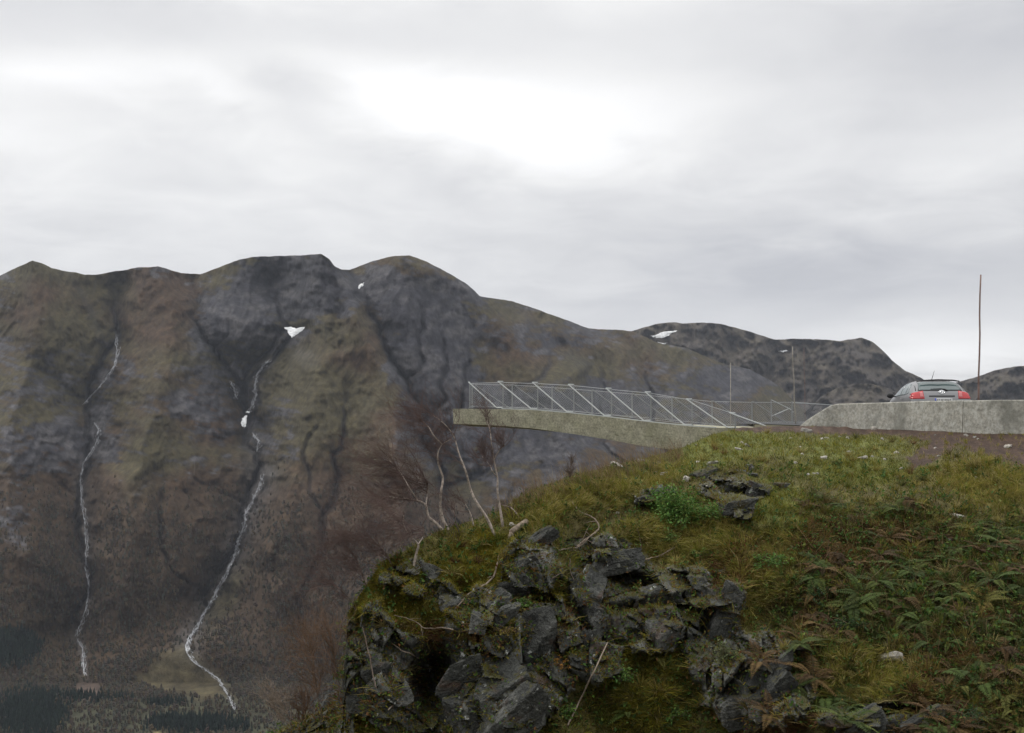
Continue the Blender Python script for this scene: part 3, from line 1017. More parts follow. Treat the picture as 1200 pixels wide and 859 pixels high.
DARKV = [(1090, 700, 140, 90, 0), (980, 720, 80, 60, 0), (1150, 800, 90, 70, 0), (1050, 640, 120, 40, 0)]


def zone(U, V, lst):
    r = np.zeros(np.shape(U))
    for e in lst:
        r = np.maximum(r, ell(U, V, *e))
    return r


def worley_planes(p, cell, seed):
    """facetted steps: every cell is one tilted plane"""
    q = p / cell
    base = np.floor(q)
    best = np.full(len(p), 1e9)
    val = np.zeros(len(p))
    b2 = np.full(len(p), 1e9)
    for dx in (-1, 0, 1):
        for dy in (-1, 0, 1):
            for dz in (-1, 0, 1):
                c = base + (dx, dy, dz)
                h = [_hash(c[:, 0], c[:, 1], c[:, 2], seed + k) / 4294967296.0 for k in range(7)]
                f = c + np.stack(h[:3], -1)
                dv = q - f
                d = (dv ** 2).sum(1)
                m = d < best
                b2 = np.where(m, best, np.minimum(b2, d))
                tilt = np.stack([h[3], h[4], h[5]], -1) - .5
                v = (h[6] - .5) + (dv * tilt).sum(1) * 1.3
                val = np.where(m, v, val)
                best = np.where(m, d, best)
    edge = np.sqrt(b2) - np.sqrt(best)
    return val, edge


def build_hill():
    us = np.concatenate([np.linspace(-400, 280, 50), np.arange(284, 390, 2.0), np.arange(390, 430, 0.9), np.arange(430, 1225, 1.6), np.linspace(1230, 1900, 50)])
    tf = np.concatenate([np.linspace(0, .1, 42)[:-1], np.linspace(.1, 1.0, 215)])
    nU = len(us)
    vc = interp(us, HC) + 1.5 * fbm(us / 16, 0.7, oct=4, gain=.55)
    hd_u = [h[0] for h in HD]
    tabs = np.array([h[1] for h in HD])
    D = np.zeros((len(tf), nU))
    per = np.array([np.interp(us, hd_u, tabs[:, k]) for k in range(len(HD_T))])
    from_t = np.array(HD_T)
    for c in range(nU):
        D[:, c] = np.interp(tf, from_t, per[:, c])
    # round off the corners of the profile
    for _ in range(30):
        D[1:-1] = .25 * D[:-2] + .5 * D[1:-1] + .25 * D[2:]
    vbot = np.maximum(vc + 12, 862.0)
    V = vc[None, :] + (vbot - vc)[None, :] * tf[:, None]
    U = us[None, :] + 0 * V
    hi = sstep(0, .06, tf)[:, None]
    # hummocks
    P0 = place(U, V, D)
    D = D + .60 * fbm(P0[..., 0] / 2.2, P0[..., 2] / 1.3, .4, 4, .5, 5) * sstep(.02, .2, tf)[:, None]
    P0 = place(U, V, D)
    wu, wv = U + 11 * fbm(U / 24, V / 24, 2.0, 4), V + 9 * fbm(U / 24, V / 24, 7.0, 4)
    crag = zone(wu, wv, CRAG)
    rock = np.clip(crag * 1.25 + .35 * fbm(U / 22, V / 22, 3.0, 5, .6), 0, 1)
    flank = sstep(432, 405, U) * sstep(712, 735, V)
    rock = np.clip(np.maximum(rock, flank * .8), 0, 1)
    rock = sstep(.35, .6, rock) * sstep(.015, .05, tf)[:, None]
    soil = sstep(.3, .6, np.clip(zone(U + 5 * fbm(U / 9, V / 9, 1.0, 3), V + 3 * fbm(U / 9, V / 9, 5.0, 3), SOIL) + .5 * fbm(U / 12, V / 6, 6.0, 5, .6), 0, 1))
    # facetted, tilted strata in the crag
    q = P0.reshape(-1, 3).copy()
    q += .13 * np.stack([fbm(q[:, 0], q[:, 1], q[:, 2], 3, .5, s) for s in (1, 2, 3)], -1)
    q2 = q @ np.array(Matrix.Rotation(R(58), 3, 'Y'))
    w1, e1 = worley_planes(q2 * (1, 1, 1.4), 1.5, 3)
    w2, e2 = worley_planes(q2 * (1, 1, 1.8), .62, 13)
    w3, e3 = worley_planes(q2 * (1, 1, 2.2), .24, 23)
    fac = (.80 * w1 + .34 * w2 + .07 * w3) + .24 * sstep(.0, .05, e1) * np.clip(.45 + .9 * fbm(q[:, 0], q[:, 1], q[:, 2], 2, .5, 9), 0, 1) + .14 * sstep(0, .06, e2) * np.clip(.4 + fbm(q[:, 0] * 1.5, q[:, 1] * 1.5, q[:, 2] * 1.5, 2, .5, 12), 0, 1) + .02 * fbm(q[:, 0] * 5, q[:, 1] * 5, q[:, 2] * 5, 4, .6, 77)
    fac = fac.reshape(D.shape)
    rel = -fac * rock * .9
    rel += -.28 * rock * hi
    # small bumps everywhere else
    rel += (1 - rock) * .20 * fbm(P0[..., 0] / .8, P0[..., 1] / .8, P0[..., 2] / .5, 3, .5, 43) * hi * sstep(.1, .3, tf)[:, None]
    rel += (1 - rock) * (.10 * fbm(P0[..., 0] / .45, P0[..., 1] / .45, P0[..., 2] / .45, 4, .55, 41)) * hi
    # dark hollow under the overhang, shelves
    rel += 2.4 * ell(wu, wv, 503, 805, 26, 48, .25) + .8 * ell(wu, wv, 728, 676, 34, 10, .25) + .7 * ell(wu, wv, 870, 577, 26, 5, .2) + .7 * ell(wu, wv, 1040, 832, 60, 6) + .5 * ell(wu, wv, 430, 735, 16, 14)
    rel += .5 * ell(wu, wv, 775, 705, 50, 6, -.15)
    rel += -.38 * ell(wu, wv, 752, 815, 46, 60) - .3 * ell(wu, wv, 590, 735, 40, 14, .2)
    D = D + rel * hi
    front = place(U, V, D)
    # ground in front of the frame, down into the dip and up to the viewer
    bot = front[-1]
    f_d = np.array([.96, .9, .8, .65, .5, .38, .28, .18, .08])
    zl = np.array([-7.2, -8.5, -9.5, -9.0, -7.5, -5.6, -3.6, -2.0, -1.7])
    zr = np.array([-5.7, -6.6, -7.2, -6.9, -5.9, -4.7, -3.2, -2.0, -1.7])
    k = sstep(300, 900, us)
    nearr = []
    for fd, a, b in zip(f_d, zl, zr):
        zz = np.minimum(lerp(a, b, k), bot[:, 2] * 1.02 if fd > .7 else 9)
        nearr.append(np.stack([bot[:, 0] * fd, bot[:, 1] * fd, zz], -1))
    near = np.array(nearr)
    near[..., 2] += .12 * fbm(near[..., 0] / .8, near[..., 1] / .8, 0, 3) * (near[..., 1:2][..., 0] > 4)
    # behind the crest: steep drop on the left, the terrace with the car park on the right
    cr = front[0]
    kk = sstep(842, 885, us)
    back = []
    for dd, zdrop in ((.25, .05), (.6, .22), (1.0, .5), (1.6, 1.1), (2.5, 2.4), (4, 4.2), (7, 8), (14, 17), (34, 45), (110, 120), (500, 420), (1300, 610)):
        # left
        yl = cr[:, 1] + dd
        left = np.stack([cr[:, 0] * yl / cr[:, 1], yl, cr[:, 2] - zdrop], -1)
        left[:, 2] = np.maximum(left[:, 2], -612)
        # right
        yr = cr[:, 1] + (dd if dd <= 34 else dd)
        ter = np.where(yr < 72, np.minimum(cr[:, 2] - .05, -.44), -.44 - (yr - 72) * .55)
        ter = np.where(yr - cr[:, 1] < 1.2, lerp(cr[:, 2], ter, np.clip((yr - cr[:, 1]) / 1.2, 0, 1)), ter)
        right = np.stack([cr[:, 0] * yr / cr[:, 1], yr, np.maximum(ter, -612)], -1)
        back.append(lerp(left, right, kk[:, None]))
    back = np.array(back[::-1])
    G = np.concatenate([back, front, near], 0)
    nb, nf, nn = len(back), len(front), len(near)

    # albedo of the ground between the plants
    big = fbm(U / 30, V / 22, 11.0, 5, .6, 7)
    sm = fbm(U / 8, V / 7, 12.0, 4, .6, 8)
    base = lerp(np.array((.06, .05, .018)), np.array((.095, .085, .024)), sstep(-.3, .4, big)[..., None])
    z = {n: np.clip(zone(wu, wv, l) * 1.2 + .4 * sm, 0, 1) * np.clip(zone(wu, wv, l) * 2, 0, 1) for n, l in (('moss', MOSSY), ('straw', STRAW), ('fresh', FRESH), ('red', REDDISH), ('dark', DARKV))}
    for n, c in (('dark', (.030, .030, .014)), ('fresh', (.085, .098, .016)), ('straw', (.14, .115, .034)), ('moss', (.115, .10, .011)), ('red', (.07, .036, .018))):
        base = lerp(base, np.array(c), (z[n] * .8)[..., None])
    base = lerp(base, lerp(np.array((.038, .023, .016)), np.array((.070, .044, .031)), sstep(-.3, .4, sm)[..., None]), soil[..., None])
    full = lambda a, fill: np.concatenate([np.broadcast_to(fill, (nb,) + a.shape[1:]), a, np.broadcast_to(fill, (nn,) + a.shape[1:])], 0)
    gc = full(base, np.array((.06, .052, .025)))
    rk = full(rock, 0.0)
    o = np_mesh("ground", G.reshape(-1, 3), grid_faces(*G.shape[:2]), M['hill'], True, {'ground': gc.reshape(-1, 3), 'rock': rk.reshape(-1)})
    try:
        o.data.set_sharp_from_angle(angle=R(38))
    except Exception:
        pass
    tag(o, kind='structure', label="steep mossy rock knoll with grass and ferns")
    F = grid_faces(*G.shape[:2])
    return o, dict(G=G, F=F, U=U, V=V, rock=rock, soil=soil, z=z, nb=nb, nf=nf, us=us, sm=sm, big=big, front=front)


HILL, HI = build_hill()
_gv = HI['G'].reshape(-1, 3)
_tri = np.concatenate([HI['F'][:, [0, 1, 2]], HI['F'][:, [0, 2, 3]]], 0)
BVH = BVHTree.FromPolygons([tuple(v) for v in _gv], [tuple(map(int, f)) for f in _tri])


def hit(px, py):
    """where the direction through that point of the photograph meets the hill"""
    d = pdir(px, py)
    loc, nrm, i, dist = BVH.ray_cast(Vector((0, 0, 0)) + d * 8.0, d, 200)
    if loc is None:
        return None, None
    if nrm.dot(d) > 0:
        nrm = -nrm
    return loc, nrm


def ground_z(x, y):
    loc, nrm, i, dist = BVH.ray_cast(Vector((x, y, 60)), Vector((0, 0, -1)), 800)
    return loc.z if loc else -0.44

# ================================================================== BUILT THINGS: platform, barrier, car, poles
def platform():
    root = empty("viewing_platform", (5.0, 47.0, -0.4))
    off = -Vector(root.location)
    tag(root, "triangular concrete viewing platform with steel railings cantilevered over the valley", "viewing platform")
    st = 1.86
    T0 = Vector((-2.02, 51.0, 0))
    c33, s33 = math.cos(R(33.4)), math.sin(R(33.4))
    nd = Vector((c33, -s33, 0))      # near edge
    fd = Vector((1, 0.0, 0))         # far edge
    zs = [.285, .275, .22, .08, -.09, -.29, -.46, -.56, -.58, -.58, -.58, -.58, -.58]

    def zt(i):
        i = max(0.0, min(i, len(zs) - 1.001))
        k = int(i)
        return lerp(zs[k], zs[k + 1], i - k)

    def zfar(i):
        return lerp(.29, -.55, min(1, max(0, (i - .6) / 5.6)) ** 1.25)
    # deck: slab between the two edges, 0.7 m thick edge beam, narrow nose
    mbs = MB()
    n = 34
    L = 12.5
    tn, tfar, bn, bf, un, uf = [], [], [], [], [], []
    for i in range(n + 1):
        s = L * i / n
        k = s / st
        near = T0 + Vector((-.66, .1, 0)) + nd * s * (L + .5) / L + Vector((-s33 * .12, -c33 * .12, 0))
        far = T0 + Vector((-.5, .55, 0)) + fd * (s * 1.3)
        z = zt(k * 1.02 - .3) - .03
        zf = min(zfar(k * 1.3), z + .3) - .03
        th = lerp(.70, 1.02, min(1, s / 9.4) ** 1.3)
        tn.append((near.x, near.y, z))
        bn.append((near.x + .02, near.y + .04, z - th))
        tfar.append((far.x, far.y + .1, zf))
        bf.append((far.x, far.y + .1, zf - th))
        un.append((near.x + .9, near.y + .5, z - th - .13))
        uf.append((far.x + .6, far.y - .1, zf - th - .13))
    rows = list(zip(tn, bn, un, uf, bf, tfar))
    vs = [Vector(p) + off for r in rows for p in r]
    fs = []
    for i in range(n):
        for j in range(6):
            a, b = i * 6 + j, i * 6 + (j + 1) % 6
            fs.append((a, a + 6, b + 6, b))
    fs.append(tuple(range(6))[::-1])
    fs.append(tuple(n * 6 + j for j in range(6)))
    mbs.add(vs, fs)
    deck = mbs.build("deck", M['deck'], root)
    # thin pale capping along the near edge
    cp = MB()
    cp.tube([Vector(p) + off + Vector((.05, .06, .02)) for p in tn[7:]], [.028] * (n - 6), 4, math.pi / 4)
    cp.build("edge_trim", M['steel'], root)

    def panel(a, b, ha, hb, name="net"):
        """wire net between two posts, real 4 mm wires on a diagonal grid"""
        m = MB()
        w = (b - a).length
        g = .115
        d = (b - a).normalized()

        def pt(x, y):
            f = x / w
            lo = lerp(a.z, b.z, f)
            h = lerp(ha, hb, f)
            p = a + d * x
            return Vector((p.x, p.y, lo + .06 + (h - .08) * y / 1.1)) + off
        k = -1.1
        while k < w:
            x0, y0, x1, y1 = k, 0, k + 1.1, 1.1
            if x0 < 0:
                y0, x0 = -x0, 0
            if x1 > w:
                y1, x1 = 1.1 - (x1 - w), w
            if y1 > y0:
                m.tube([pt(x0, y0), pt(x1, y1)], [.0021] * 2, 3, 0, False)
            x0, y0, x1, y1 = k, 1.1, k + 1.1, 0
            if x0 < 0:
                y0, x0 = 1.1 + x0, 0
            if x1 > w:
                y1, x1 = x1 - w, w
            if y0 > y1:
                m.tube([pt(x0, y0), pt(x1, y1)], [.0021] * 2, 3, 0, False)
            k += g
        m.tube([pt(0, 1.1), pt(w, 1.1)], [.012] * 2, 5)
        m.tube([pt(0, 0.0), pt(w, 0.0)], [.008] * 2, 4)
        m.build(name, M['net'], root)

    def post(p, h, w=.026):
        m = MB()
        m.tube([p + off, p + off + Vector((0, 0, h))], [w, w], 6)
        m.box(p + off + Vector((0, 0, .01)), (.14, .14, .02))
        m.build("post", M['shadedsteel'], root)

    def brace(top, foot, base, r=.026, mat='steel'):
        m = MB()
        m.tube([top + off, foot + off], [r, r], 6)
        m.tube([foot + off, base + off], [r * .8, r * .8], 5)
        m.build("brace", M[mat], root)

    # near railing
    H = [1.20, 1.22, 1.20, 1.22, 1.20, 1.22, 1.08, .62, .4]
    npos = []
    for i in range(9):
        p = T0 + nd * (st * i) + Vector((.06, .05, 0))
        p.z = zt(i)
        npos.append(p)
    outv = Vector((-s33, -c33, 0))
    for i in range(8):
        post(npos[i], H[i])
        top = npos[i] + Vector((0, 0, H[i] + .01)) - nd * .22 * (1 if i else 0.05) + outv * .1
        mm = MB()
        mm.tube([top + off, npos[i] + off + Vector((0, 0, H[i]))], [.022, .022], 5)
        mm.build("bracket", M['steel'], root)
        foot = npos[i + 1] - nd * .30 + outv * .08 + Vector((0, 0, .03))
        brace(top, foot, npos[i + 1] + Vector((0, 0, .03)))
        if i < 7:
            panel(npos[i], npos[i + 1], H[i] - .03, H[i + 1] - .03)
    # far railing
    fpos = []
    for i in range(9):
        p = T0 + Vector((.16, .35, 0)) + fd * (1.868 * i)
        p.z = zfar(i)
        fpos.append(p)
    for i in range(9):
        h = 1.16
        post(fpos[i], h, .03)
        if i < 8:
            panel(fpos[i], fpos[i + 1], h - .03, h - .03)
            brace(fpos[i] + Vector((.02, -.05, h)), fpos[i + 1] + Vector((-.12, -.12, .03)), fpos[i + 1] + Vector((0, 0, .03)), .022, 'shadedsteel')
    # the third side's first bay, seen over the far railing
    q = P(904, 497, 53.0)
    q.z = -.5
    post(q, 1.22, .028)
    e = P(928, 497, 54.5)
    e.z = -.5
    post(e, .85, .028)
    brace(q + Vector((0, 0, 1.2)), e + Vector((0, 0, .72)), e + Vector((.1, .1, .6)), .022)
    brace(e + Vector((-.1, 0, .8)), q + Vector((.1, 0, .45)), q + Vector((0, 0, .4)), .020)
    r = P(1000, 497, 57)
    r.z = -.5
    m = MB()
    m.tube([fpos[8] + off + Vector((0, 0, 1.12)), Vector((r.x, r.y, .4)) + off], [.014] * 2, 5)
    m.build("handrail", M['steel'], root)
    panel(fpos[8], r, 1.1, .95)


platform()


def barrier(pts, label, left_slope):
    """battered concrete barrier along plan points (x, y, top, foot)"""
    m = MB()
    rows = []
    L = [0]
    for a, b in zip(pts[:-1], pts[1:]):
        L.append(L[-1] + math.hypot(b[0] - a[0], b[1] - a[1]))
    n = max(8, int(L[-1] / .25))
    for i in range(n + 1):
        s = L[-1] * i / n
        x, y, zt, zf = [float(np.interp(s, L, [p[k] for p in pts])) for k in range(4)]
        s2 = min(s + .05, L[-1])
        s1 = s2 - .05
        tx = np.interp(s2, L, [p[0] for p in pts]) - np.interp(s1, L, [p[0] for p in pts])
        ty = np.interp(s2, L, [p[1] for p in pts]) - np.interp(s1, L, [p[1] for p in pts])
        t = Vector((tx, ty, 0)).normalized()
        nrm = Vector((t.y, -t.x, 0))
        if nrm.y > 0 and abs(nrm.y) > .2:
            nrm = -nrm
        if nrm.x > 0:
            nrm = -nrm
        if left_slope and s < 1.30:
            k = min(1, s / 1.1)
            zt = lerp(zf + .02, zt, k ** .85) if k < 1 else zt
        h = zt - zf
        prof = [(.20, -.35), (.17, 0), (.11, h - .03), (.085, h), (-.085, h), (-.11, h - .03), (-.17, 0), (-.20, -.35)]
        rows.append([Vector((x, y, zf)) + nrm * o + Vector((0, 0, dz + .006 * gnoise(s * 1.1, o * 3, 1))) for o, dz in prof])
    k = len(rows[0])
    vs = [p for r in rows for p in r]
    fs = []
    for i in range(n):
        for j in range(k - 1):
            fs.append((i * k + j, i * k + j + 1, (i + 1) * k + j + 1, (i + 1) * k + j))
    fs.append(tuple(range(k))[::-1])
    fs.append(tuple(n * k + j for j in range(k)))
    m.add(vs, fs)
    o = m.build("concrete_barrier", M['wall'])
    tag(o, label, "barrier", "concrete barriers edging the car park")


def bp(px, d, vt, vf):
    a, b = P(px, vt, d), P(px, vf, d)
    return (a.x, a.y, a.z, b.z)


barrier([bp(939, 36.2, 474, 499), bp(990, 35.4, 473, 499), bp(1040, 33.9, 471.5, 501), bp(1085, 32.4, 470, 502), bp(1132.0, 31.0, 469, 504)],
        "long mottled concrete barrier with a sloping left end in front of the car", True)
barrier([bp(1132.25, 30.99, 469.2, 504), bp(1165, 30.2, 468.8, 506), bp(1200, 29.5, 468.5, 507), bp(1260, 28.6, 467, 510), bp(1350, 27.5, 465, 514)],
        "mottled concrete barrier right of the joint, running out of the picture", False)

# car park surface
pk = MB()
zz = -.415
pk.add([(11.5, 34.8, zz), (14.6, 29.6, zz), (30, 27, zz), (46, 60, zz), (16, 66, zz), (10.5, 52, zz), (10.9, 38, zz)], [(0, 1, 2, 3, 4, 5, 6)])
tag(pk.build("car_park", M['asphalt']), kind='structure')


def car():
    root = empty("parked_car", (0, 0, 0))
    tag(root, "dark grey hatchback car seen from behind over the barrier", "car")
    # half sections: y, then (half width, z) up the side, last point is on the roof centre line
    S = [(0.00, [(.30, .34), (.66, .34), (.76, .42), (.80, .62), (.74, .72), (.55, .75), (.0, .76)]),
         (0.06, [(.30, .28), (.72, .30), (.84, .45), (.875, .66), (.86, .86), (.70, .92), (.0, .93)]),
         (0.14, [(.30, .24), (.74, .26), (.865, .45), (.89, .68), (.88, .95), (.76, 1.10), (.0, 1.12)]),
         (0.22, [(.30, .22), (.75, .24), (.875, .45), (.895, .70), (.88, .98), (.73, 1.17), (.0, 1.20)]),
         (0.50, [(.30, .20), (.76, .22), (.88, .45), (.90, .70), (.88, .99), (.68, 1.43), (.0, 1.465)]),
         (0.70, [(.30, .20), (.76, .22), (.88, .45), (.90, .70), (.88, .99), (.68, 1.46), (.0, 1.495)]),
         (1.50, [(.30, .20), (.76, .22), (.88, .45), (.895, .70), (.88, .97), (.69, 1.48), (.0, 1.52)]),
         (2.20, [(.30, .20), (.76, .22), (.88, .45), (.895, .70), (.88, .95), (.67, 1.44), (.0, 1.48)]),
         (2.55, [(.30, .20), (.76, .22), (.88, .45), (.895, .70), (.875, .94), (.63, 1.33), (.0, 1.36)]),
         (3.15, [(.30, .20), (.76, .22), (.88, .45), (.89, .68), (.86, .91), (.74, 1.00), (.0, 1.05)]),
         (3.70, [(.30, .20), (.75, .22), (.86, .45), (.87, .64), (.82, .80), (.66, .88), (.0, .92)]),
         (4.10, [(.30, .22), (.66, .24), (.76, .42), (.76, .58), (.70, .68), (.55, .74), (.0, .78)]),
         (4.22, [(.25, .30), (.50, .32), (.58, .44), (.58, .54), (.52, .60), (.40, .64), (.0, .66)])]
    ring = []
    for y, pts in S:
        left = [(-x, y, z) for x, z in pts]
        right = [(x, y, z) for x, z in pts[:-1]][::-1]
        ring.append(left + right)
    k = len(ring[0])
    vs = [p for r in ring for p in r]
    fs = []
    for i in range(len(S) - 1):
        for j in range(k):
            fs.append((i * k + j, i * k + (j + 1) % k, (i + 1) * k + (j + 1) % k, (i + 1) * k + j))
    fs.append(tuple(range(k))[::-1])
    fs.append(tuple((len(S) - 1) * k + j for j in range(k)))
    me = bpy.data.meshes.new("body")
    me.from_pydata(vs, [], fs)
    bmm = bmesh.new()
    bmm.from_mesh(me)
    bmesh.ops.recalc_face_normals(bmm, faces=bmm.faces)
    bmm.to_mesh(me)
    bmm.free()
    o = bpy.data.objects.new("body", me)
    COL.objects.link(o)
    sub = o.modifiers.new("s", 'SUBSURF')
    sub.levels = sub.render_levels = 3
    dg = bpy.context.evaluated_depsgraph_get()
    me2 = bpy.data.meshes.new_from_object(o.evaluated_get(dg))
    o.modifiers.clear()
    o.data = me2
    for p in me2.polygons:
        p.use_smooth = True
    me2.materials.clear()
    me2.materials.append(M['paint'])
    o.parent = root
    tree = BVHTree.FromPolygons([v.co[:] for v in me2.vertices], [tuple(p.vertices) for p in me2.polygons])

    def panel(name, outline, mat, mode, lift, parent=root, thick=.012, res=14):
        """a plate moulded to the body: outline is 4 corners (rear: x, z; side: y, z), bilinear"""
        a, b, c, d = [Vector((*q, 0)) for q in outline]
        vs = []
        for i in range(res + 1):
            for j in range(res + 1):
                s, t = i / res, j / res
                q = a.lerp(b, s).lerp(d.lerp(c, s), t)
                if mode == 'rear':
                    org, dr = Vector((q.x, -3, q.y)), Vector((0, 1, 0))
                elif mode == 'front':
                    org, dr = Vector((q.x, 9, q.y)), Vector((0, -1, 0))
                elif mode == 'left':
                    org, dr = Vector((-3, q.x, q.y)), Vector((1, 0, 0))
                else:
                    org, dr = Vector((3, q.x, q.y)), Vector((-1, 0, 0))
                loc, nr, _, _ = tree.ray_cast(org, dr)
                if loc is None:
                    loc, nr, _, _ = tree.find_nearest(org + dr * (3.08 if mode == 'rear' else 2.2 if mode in ('left', 'right') else 6))
                if nr.dot(dr) > 0:
                    nr = -nr
                vs.append((loc + nr * lift, loc - nr * thick))
        n = (res + 1) ** 2
        pts = [v[0] for v in vs] + [v[1] for v in vs]
        fs = []
        w = res + 1
        for i in range(res):
            for j in range(res):
                q = i * w + j
                fs.append((q, q + 1, q + w + 1, q + w))
        bd = [j for j in range(w)] + [i * w + res for i in range(1, w)] + [res * w + j for j in range(res - 1, -1, -1)] + [i * w for i in range(res - 1, 0, -1)]
        for p, q in zip(bd, bd[1:] + bd[:1]):
            fs.append((p, q, q + n, p + n))
        m = MB()
        m.add(pts, fs)
        ob = m.build(name, mat, parent, True)
        bmm = bmesh.new()
        bmm.from_mesh(ob.data)
        bmesh.ops.recalc_face_normals(bmm, faces=bmm.faces)
        bmm.to_mesh(ob.data)
        bmm.free()
        return ob
    fr = panel("rear_window_surround", [(-.73, 1.125), (.73, 1.125), (.645, 1.452), (-.645, 1.452)], M['black'], 'rear', .004)
    panel("rear_window", [(-.63, 1.155), (.63, 1.155), (.575, 1.41), (-.575, 1.41)], M['glass'], 'rear', .009)
    # dark trim strip, plate
    panel("tailgate_strip", [(-.36, .945), (.40, .945), (.40, .985), (-.36, .985)], M['black'], 'rear', .008)
    pl = panel("number_plate", [(-.20, .785), (.32, .785), (.32, .895), (-.20, .895)], M['plate'], 'rear', .010, res=6)
    panel("plate_strip", [(-.20, .787), (-.155, .787), (-.155, .893), (-.20, .893)], M['blue'], 'rear', .014, pl, res=2)
    m = MB()
    for q, x in enumerate((-.12, -.07, .0, .045, .10, .15, .20, .25)):
        y = tree.ray_cast(Vector((x, -3, .84)), Vector((0, 1, 0)))[0].y
        for dz in ((-.03, .03) if q % 2 else (-.03, 0, .03)):
            m.box((x, y - .013, .84 + dz), (.026, .003, .010))
        m.box((x - .012, y - .013, .84), (.008, .003, .066))
        if q % 3:
            m.box((x + .012, y - .0135, .84), (.008, .003, .066))
    pl_let = m.build("plate_lettering", M['ink'], pl)
    for s in (-1, 1):
        a = [(s * .50, .885), (s * .872, .885), (s * .868, 1.05), (s * .52, 1.125)]
        tl = panel("tail_light", a, M['red'], 'rear', .016)
        panel("clear_lens", [(s * .52, .93), (s * .62, .925), (s * .62, 1.085), (s * .535, 1.10)], M['clear'], 'rear', .020, tl, res=6)
        sd = 'left' if s < 0 else 'right'
        panel("side_lens", [(.17, .89), (.34, .92), (.32, .99), (.17, 1.0)], M['red'], sd, .012, tl, res=6)
        panel("rear_side_window", [(1.02, 1.02), (1.58, 1.01), (1.56, 1.41), (.98, 1.36)], M['glass'], sd, .006)
        panel("quarter_window", [(.66, 1.07), (.93, 1.03), (.90, 1.34), (.78, 1.29)], M['glass'], sd, .006)
        panel("front_side_window", [(1.66, 1.01), (2.72, .98), (2.18, 1.36), (1.64, 1.41)], M['glass'], sd, .006)
        h = MB()
        h.tube([(s * .905, 1.18, .90), (s * .935, 1.25, .90), (s * .935, 1.33, .90), (s * .905, 1.40, .90)], [.012] * 4, 6)
        h.build("door_handle", M['paint'], root, True)
        h = MB()
        h.tube([(s * .80, 2.42, .98), (s * .93, 2.44, 1.0)], [.022, .022], 6)
        h.build("mirror_arm", M['black'], root, True)
        mm = bmesh.new()
        bmesh.ops.create_icosphere(mm, subdivisions=3, radius=1)
        for v in mm.verts:
            v.co = Vector((s * 1.00 + v.co.x * .11, 2.46 + v.co.y * (.09 if v.co.y > 0 else .035), 1.02 + v.co.z * .082))
        me3 = bpy.data.meshes.new("mirror")
        mm.to_mesh(me3)
        mm.free()
        me3.materials.append(M['black'])
        for p in me3.polygons:
            p.use_smooth = True
        mo = bpy.data.objects.new("mirror", me3)
        COL.objects.link(mo)
        mo.parent = root
        for y in (.78, 3.38):
            m = MB()
            prof = [(.60, .22), (.60, .30), (.66, .318), (.80, .318), (.86, .30), (.865, .215)]
            nn = 28
            for i in range(nn):
                an = 2 * math.pi * i / nn
                m.v += [(s * x, y + r * math.cos(an), .318 + r * math.sin(an)) for x, r in prof]
            q = len(prof)
            for i in range(nn):
                for j in range(q - 1):
                    m.f.append((i * q + j, i * q + j + 1, ((i + 1) % nn) * q + j + 1, ((i + 1) % nn) * q + j))
            wh = m.build("wheel", M['rubber'], root, True)
            m = MB()
            m.tube([(s * .70, y, .318), (s * .868, y, .318)], [.212, .212], 24)
            for i in range(5):
                an = 2 * math.pi * i / 5
                m.bar((s * .872, y, .318), (s * .872, y + .2 * math.cos(an), .318 + .2 * math.sin(an)), .05)
            m.build("rim", M['alloy'], wh)
    panel("windscreen", [(-.66, 1.06), (.66, 1.06), (.55, 1.40), (-.55, 1.40)], M['glass'], 'front', .006)
    # roof spoiler lip, wiper, badge, aerial
    m = MB()
    m.tube([(-.64, .45, 1.43), (-.45, .395, 1.458), (0, .36, 1.474), (.45, .395, 1.458), (.64, .45, 1.43)], [.02, .026, .028, .026, .02], 6)
    m.build("roof_spoiler", M['black'], root, True)
    yw = lambda x, z: tree.ray_cast(Vector((x, -3, z)), Vector((0, 1, 0)))[0].y - .022
    m = MB()
    m.tube([(x, yw(x, z), z) for x, z in ((.20, 1.135), (.14, 1.175), (.0, 1.195), (-.28, 1.185))], [.026, .024, .018, .012], 6)
    m.build("wiper", M['black'], root, True)
    m = MB()
    zc, xc = 1.095, .03

    def loop(rx, rz, ox=0, oz=0):
        pts = [(xc + ox + rx * math.cos(2 * math.pi * i / 24), 0, zc + oz + rz * math.sin(2 * math.pi * i / 24)) for i in range(25)]
        m.tube([(x, yw(xc, z) + .004, z) for x, _, z in pts], [.009] * 25, 5, 0, False)
    loop(.075, .05)
    loop(.028, .048)
    loop(.055, .02, 0, .022)
    m.build("emblem", M['chrome'], root, True)
    m = MB()
    m.tube([(-.1, .78, 1.49), (-.06, .60, 1.77)], [.012, .004], 6)
    m.tube([(-.1, .80, 1.48), (-.1, .77, 1.51)], [.025, .014], 8)
    m.build("aerial", M['black'], root, True)
    root.location = (13.15, 33.6, -.41)
    root.rotation_euler = (0, 0, -R(7))


car()


def pole(px, vtop, d, r, mat, label, lean=(0, 0), zbase=None):
    b = P(px, 500, d)
    zb = ground_z(b.x, b.y)
    top = P(px + lean[0], vtop, d)
    m = MB()
    n = 9
    a = Vector((b.x, b.y, zb - .15))
    m.tube([a.lerp(top, i / (n - 1)) + Vector((.012 * math.sin(i * 1.7), 0, 0)) for i in range(n)], [lerp(r, r * .75, i / (n - 1)) for i in range(n)], 8)
    o = m.build("marker_pole", mat, None, True)
    tag(o, label, "pole", "marker poles round the car park")


